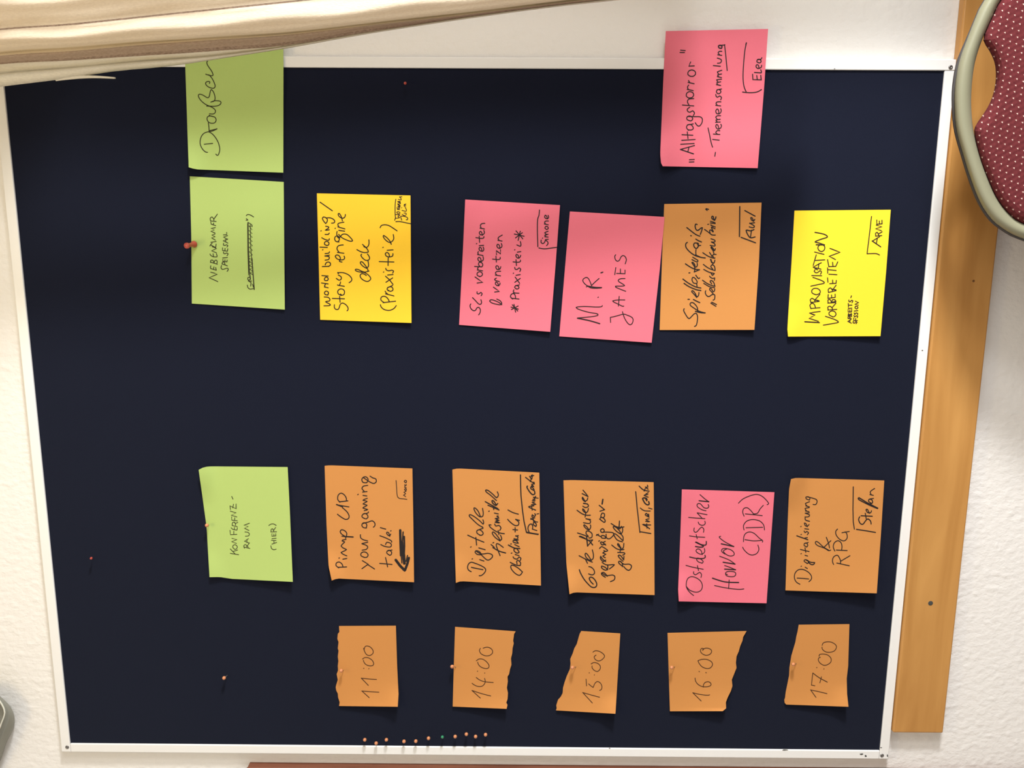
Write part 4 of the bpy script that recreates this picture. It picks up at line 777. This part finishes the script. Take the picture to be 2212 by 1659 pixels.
# ------------------------------------------------------------------ chair pushed against the wall, seen over its backrest
CD = 0.125
def chd(x): return CD + (x - 2062) * 0.00010          # the backrest leans a little towards the room further down
def cat_(x, y, e=0.0): return at(x, y, chd(x) + e)
GREYWOOD = mat('grey_green_lacquer', (0.25, 0.245, 0.16), 0.4, var=0.04, vscale=12)
EDGE = mat('dark_rubber_edge', (0.05, 0.045, 0.045), 0.6)
def cushion_mat():
    M = bpy.data.materials.new('red_dotted_upholstery'); M.use_nodes = True
    nt = M.node_tree; b = nt.nodes['Principled BSDF']; L = nt.links.new
    b.inputs['Roughness'].default_value = 0.95; b.inputs['Specular IOR Level'].default_value = 0.1
    uvn = nt.nodes.new('ShaderNodeUVMap')
    sep = nt.nodes.new('ShaderNodeSeparateXYZ'); L(uvn.outputs['UV'], sep.inputs['Vector'])
    def mth(op, a=None, b_=None, c=None):
        n = nt.nodes.new('ShaderNodeMath'); n.operation = op
        for i, v in enumerate((a, b_, c)):
            if v is None: continue
            if isinstance(v, (int, float)): n.inputs[i].default_value = v
            else: L(v, n.inputs[i])
        return n.outputs[0]
    fx = mth('FRACT', sep.outputs['X']); fy = mth('FRACT', sep.outputs['Y'])
    # a small triangle in every cell: x from .36 to .66, half height shrinking to the left
    in1 = mth('GREATER_THAN', fx, 0.37); in2 = mth('LESS_THAN', fx, 0.63)
    half = mth('MULTIPLY', mth('SUBTRACT', fx, 0.37), 0.52)
    dy = mth('ABSOLUTE', mth('SUBTRACT', fy, 0.5))
    in3 = mth('LESS_THAN', dy, half)
    mask = mth('MULTIPLY', mth('MULTIPLY', in1, in2), in3)
    # faint woven diagonals
    wv = nt.nodes.new('ShaderNodeTexNoise'); wv.inputs['Scale'].default_value = 2.2; wv.inputs['Detail'].default_value = 5
    L(uvn.outputs['UV'], wv.inputs['Vector'])
    dg = mth('FRACT', mth('MULTIPLY', mth('ADD', sep.outputs['X'], sep.outputs['Y']), 1.0))
    dgm = mth('MULTIPLY', mth('ABSOLUTE', mth('SUBTRACT', dg, 0.5)), 0.55)
    fac = mth('ADD', mth('MULTIPLY', wv.outputs['Fac'], 0.7), dgm)
    cr = nt.nodes.new('ShaderNodeValToRGB')
    cr.color_ramp.elements[0].position = 0.25; cr.color_ramp.elements[0].color = (0.088, 0.016, 0.019, 1)
    cr.color_ramp.elements[1].position = 0.75; cr.color_ramp.elements[1].color = (0.150, 0.030, 0.033, 1)
    L(fac, cr.inputs['Fac'])
    mx = nt.nodes.new('ShaderNodeMix'); mx.data_type = 'RGBA'
    L(mask, mx.inputs['Factor']); L(cr.outputs['Color'], mx.inputs['A']); mx.inputs['B'].default_value = (0.62, 0.47, 0.40, 1)
    L(mx.outputs['Result'], b.inputs['Base Color'])
    bp = nt.nodes.new('ShaderNodeBump'); bp.inputs['Strength'].default_value = 0.2; bp.inputs['Distance'].default_value = 0.001
    L(fac, bp.inputs['Height']); L(bp.outputs['Normal'], b.inputs['Normal'])
    return M
CUSH = cushion_mat()
outer = parse('2700,-205 2560,-200 2400,-180 2270,-140 2190,-83 2127,0 2108,37 2086.6,91 2071,135 2062.8,186 2061.8,230 2066,280 2079.7,331 2096.5,385 2116.8,436 2144,476 2181,503 2212,516 2300,545 2420,568 2560,580 2700,585')
inner = parse('2700,-165 2560,-160 2410,-142 2295,-106 2215,-58 2162,0 2146,32 2129,68 2116,101 2104.5,142 2099,189 2098,230 2103,284 2117,338 2134,385 2154,429 2180,462 2212,484 2308,512 2424,533 2560,544 2700,549')
outer = spline(outer, 14); inner = spline(inner, 14)
def resample(pl, n): return [polyat2(pl, i / (n - 1)) for i in range(n)]
def polyat2(pl, t): return polyat(pl, t)
N = 120
outer = resample(outer, N); inner = resample(inner, N)
seat_z = FLOOR + 0.46
ch = empty('upholstered_chair', (0.42, -0.30, FLOOR))
tag(ch, 'chair with grey-green bowed back frame and red dotted upholstery standing at the wall', 'chair')
bm = bmesh.new(); rings = []
for (xo, yo), (xi, yi) in zip(outer, inner):
    r = []
    for t, e in ((0.03, 0.002), (0.0, 0.008), (0.06, 0.0135), (0.25, 0.0185), (0.5, 0.0200), (0.75, 0.0185), (0.94, 0.014), (1.0, 0.008), (0.97, 0.001), (0.5, 0.0)):
        x, y = xo + (xi - xo) * t, yo + (yi - yo) * t
        r.append(bm.verts.new(cat_(x, y, e)))
    rings.append(r)
for a, b in zip(rings, rings[1:]):
    for j in range(len(a)): bm.faces.new((a[j], a[(j + 1) % len(a)], b[(j + 1) % len(a)], b[j]))
bm.faces.new(rings[0]); bm.faces.new(rings[-1][::-1])
bf = obj('back_frame', bm, GREYWOOD, ch, True)
bm = bmesh.new(); rings = []
for (xo, yo), (xi, yi) in zip(outer, inner):
    r = []
    kk = 0.35 + 0.65 * sm((yo - 40) / 120.0)
    for t, e in ((-0.11 * kk, 0.0055), (-0.17 * kk, 0.001), (-0.15 * kk, -0.005), (0.5, -0.006), (1.0, -0.004), (1.0, 0.0005), (0.5, 0.0005), (0.0, 0.006)):
        x, y = xo + (xi - xo) * t, yo + (yi - yo) * t
        r.append(bm.verts.new(cat_(x, y, e)))
    rings.append(r)
for a, b in zip(rings, rings[1:]):
    for j in range(len(a)): bm.faces.new((a[j], a[(j + 1) % len(a)], b[(j + 1) % len(a)], b[j]))
bm.faces.new(rings[0]); bm.faces.new(rings[-1][::-1])
tag(obj('back_edge', bm, EDGE, bf, True), 'dark edge strip')
# padded backrest with the grip cut-out at its top
pad = [p for p in spline(parse('2690,-160 2560,-155 2412,-136 2298,-101 2220,-54 2168,0 2152,32 2138,62 2131,86 2143,106 2154,130 2158,153 2157,182 2150,212 2139,236 2126,256 2113,276 2112,293 2122,338 2139,384 2159,427 2184,459 2215,479 2310,507 2425,528 2560,539 2690,544'), 9)]
top_, bot_, mid_ = [], [], []
cx, cy = 2420, 190
bm = bmesh.new(); uvl = bm.loops.layers.uv.new('UVMap')
def ringp(shrink, e):
    out = []
    n = len(pad)
    for i, (x, y) in enumerate(pad):
        a = pad[max(0, i - 1)]; b = pad[min(n - 1, i + 1)]
        dx, dy = b[0] - a[0], b[1] - a[1]; d = math.hypot(dx, dy) or 1
        out.append((x + -dy / d * -shrink * -1, y + dx / d * shrink, e))
    return out
layers = [(8, -0.030), (-3, -0.022), (-7, -0.010), (-7, 0.006), (-4, 0.0125), (1, 0.0170), (8, 0.0205), (18, 0.0225)]
# inward direction: towards the middle of the pad
def inward(shrink, e):
    out = []; n = len(pad)
    for i, (x, y) in enumerate(pad):
        a = pad[max(0, i - 2)]; b = pad[min(n - 1, i + 2)]
        dx, dy = b[0] - a[0], b[1] - a[1]; d = math.hypot(dx, dy) or 1
        nx, ny = dy / d, -dx / d
        if nx * (cx - x) + ny * (cy - y) < 0: nx, ny = -nx, -ny
        out.append((x + nx * shrink, y + ny * shrink, e))
    return out
px_of = {}
rr = []
for s_, e in layers:
    ring = []
    for x, y, ee in inward(s_, e):
        v = bm.verts.new(cat_(x, y, ee)); px_of[v] = (x, y); ring.append(v)
    rr.append(ring)
for a, b in zip(rr, rr[1:]):
    for j in range(len(a)):
        k = (j + 1) % len(a)
        bm.faces.new((a[j], a[k], b[k], b[j]))
bm.faces.new(rr[-1]); bm.faces.new(rr[0][::-1])
# cloth grid: two lattice directions measured along the weave (about 7.5 mm)
ax_, ay_, bx_, by_ = 13.7, 4.6, -2.6, 14.2
det = ax_ * by_ - ay_ * bx_
for f in bm.faces:
    for lp in f.loops:
        x, y = px_of[lp.vert]; x -= 2052 + 990 / 8.3 - 4; y -= 70 / 8.3
        lp[uvl].uv = ((x * by_ - y * bx_) / det + 0.5, (-x * ay_ + y * ax_) / det + 0.5)
bk = obj('backrest', bm, CUSH, ch, False)
# seat and legs below the frame of the photo
zb = cat_(2690, 190).z
def seatbox(x0, x1, y0, y1, z0, z1, nm, mt, bv):
    return boxobj(nm, (x0, x1, y0, y1, z0, z1), mt, ch, bv, 3)
xl, xr = 0.31, 0.73
st = seatbox(xl + 0.015, xr - 0.015, -0.62, -0.19, seat_z - 0.055, seat_z, 'seat', CUSH, 0.02)
me = st.data
if not me.uv_layers: me.uv_layers.new(name='UVMap')
for p in me.polygons:
    for li in p.loop_indices:
        co = me.vertices[me.loops[li].vertex_index].co
        me.uv_layers[0].data[li].uv = (co.x / 0.0075, co.y / 0.0075)
for end, x in ((N - 1, xl), (0, xr)):
    pts = [cat_(*((outer[end][0] + inner[end][0]) / 2, (outer[end][1] + inner[end][1]) / 2), 0.010)]
    p0 = pts[0]
    pts += [p0 + Vector((0, -0.015, -0.10)), Vector((p0.x, p0.y - 0.02, seat_z - 0.1)), Vector((p0.x, p0.y + 0.01, FLOOR))]
    bm = bmesh.new(); sweep(bm, pts, circle(0.012, 12), up=Vector((0, 1, 0))); obj('leg', bm, GREYWOOD, ch, True)
    bm = bmesh.new(); sweep(bm, [Vector((p0.x, -0.58, seat_z - 0.03)), Vector((p0.x, -0.585, seat_z - 0.2)), Vector((p0.x, -0.60, FLOOR))], circle(0.012, 12), up=Vector((0, 1, 0))); obj('leg', bm, GREYWOOD, ch, True)
    bm = bmesh.new(); sweep(bm, [Vector((p0.x, p0.y - 0.016, seat_z - 0.04)), Vector((p0.x, -0.585, seat_z - 0.04))], circle(0.010, 10), up=Vector((0, 0, 1))); obj('seat_rail', bm, GREYWOOD, ch, True)

# ------------------------------------------------------------------ round lamp on the wall beyond the board's top left corner
lamp = empty('wall_lamp', at(-70, 1580, 0.0))
tag(lamp, 'rounded grey metal lamp cut off at the photo edge near the top frame corner', 'lamp')
LG = mat('grey_lamp_metal', (0.25, 0.25, 0.205), 0.5, metal=0.1)
LR = mat('bright_lamp_rim', (0.66, 0.66, 0.58), 0.3)
LB = mat('lamp_reflector', (0.20, 0.20, 0.17), 0.5, var=0.6, vscale=500)
def loop(s_, n=72):
    p = parse(s_); p = spline(p + [p[0]], 5)
    return [polyat(p, i / n) for i in range(n)]
LBASE = loop('5,1508 20,1523 29,1539 32,1556 27,1578 13,1606 0,1645 -30,1700 -110,1715 -170,1610 -110,1480 -40,1475')
LFRONT = loop('-6,1504 2,1515 9,1527 12,1538 10,1549 5,1561 -1,1577 -24,1620 -85,1640 -135,1585 -100,1500 -40,1480')
def lerpl(a, b, t): return [(p[0] + (q[0] - p[0]) * t, p[1] + (q[1] - p[1]) * t) for p, q in zip(a, b)]
def scal(a, k):
    cx_ = sum(p[0] for p in a) / len(a); cy_ = sum(p[1] for p in a) / len(a)
    return [(cx_ + (p[0] - cx_) * k, cy_ + (p[1] - cy_) * k) for p in a]
def loft(name, layers_, matl, cap):
    bm = bmesh.new(); R_ = [[bm.verts.new(at(x, y, d)) for x, y in l] for l, d in layers_]
    for a, b in zip(R_, R_[1:]):
        for i in range(len(a)): bm.faces.new((a[i], a[(i + 1) % len(a)], b[(i + 1) % len(a)], b[i]))
    if cap: bm.faces.new(R_[-1])
    return obj(name, bm, matl, lamp, True)
loft('lamp_body', [(LBASE, 0.0), (LBASE, 0.006), (lerpl(LBASE, LFRONT, 0.12), 0.018), (lerpl(LBASE, LFRONT, 0.55), 0.034), (lerpl(LBASE, LFRONT, 0.66), 0.036), (lerpl(LBASE, LFRONT, 0.72), 0.036), (lerpl(LBASE, LFRONT, 0.95), 0.044), (scal(LFRONT, 0.97), 0.046)], LG, False)
loft('lamp_rim', [(LFRONT, 0.044), (LFRONT, 0.048), (scal(LFRONT, 0.98), 0.0495), (scal(LFRONT, 0.955), 0.0485), (scal(LFRONT, 0.95), 0.044)], LR, False)
loft('reflector', [(scal(LFRONT, 0.955), 0.0445), (scal(LFRONT, 0.90), 0.040), (scal(LFRONT, 0.55), 0.034), (scal(LFRONT, 0.1), 0.033)], LB, True)
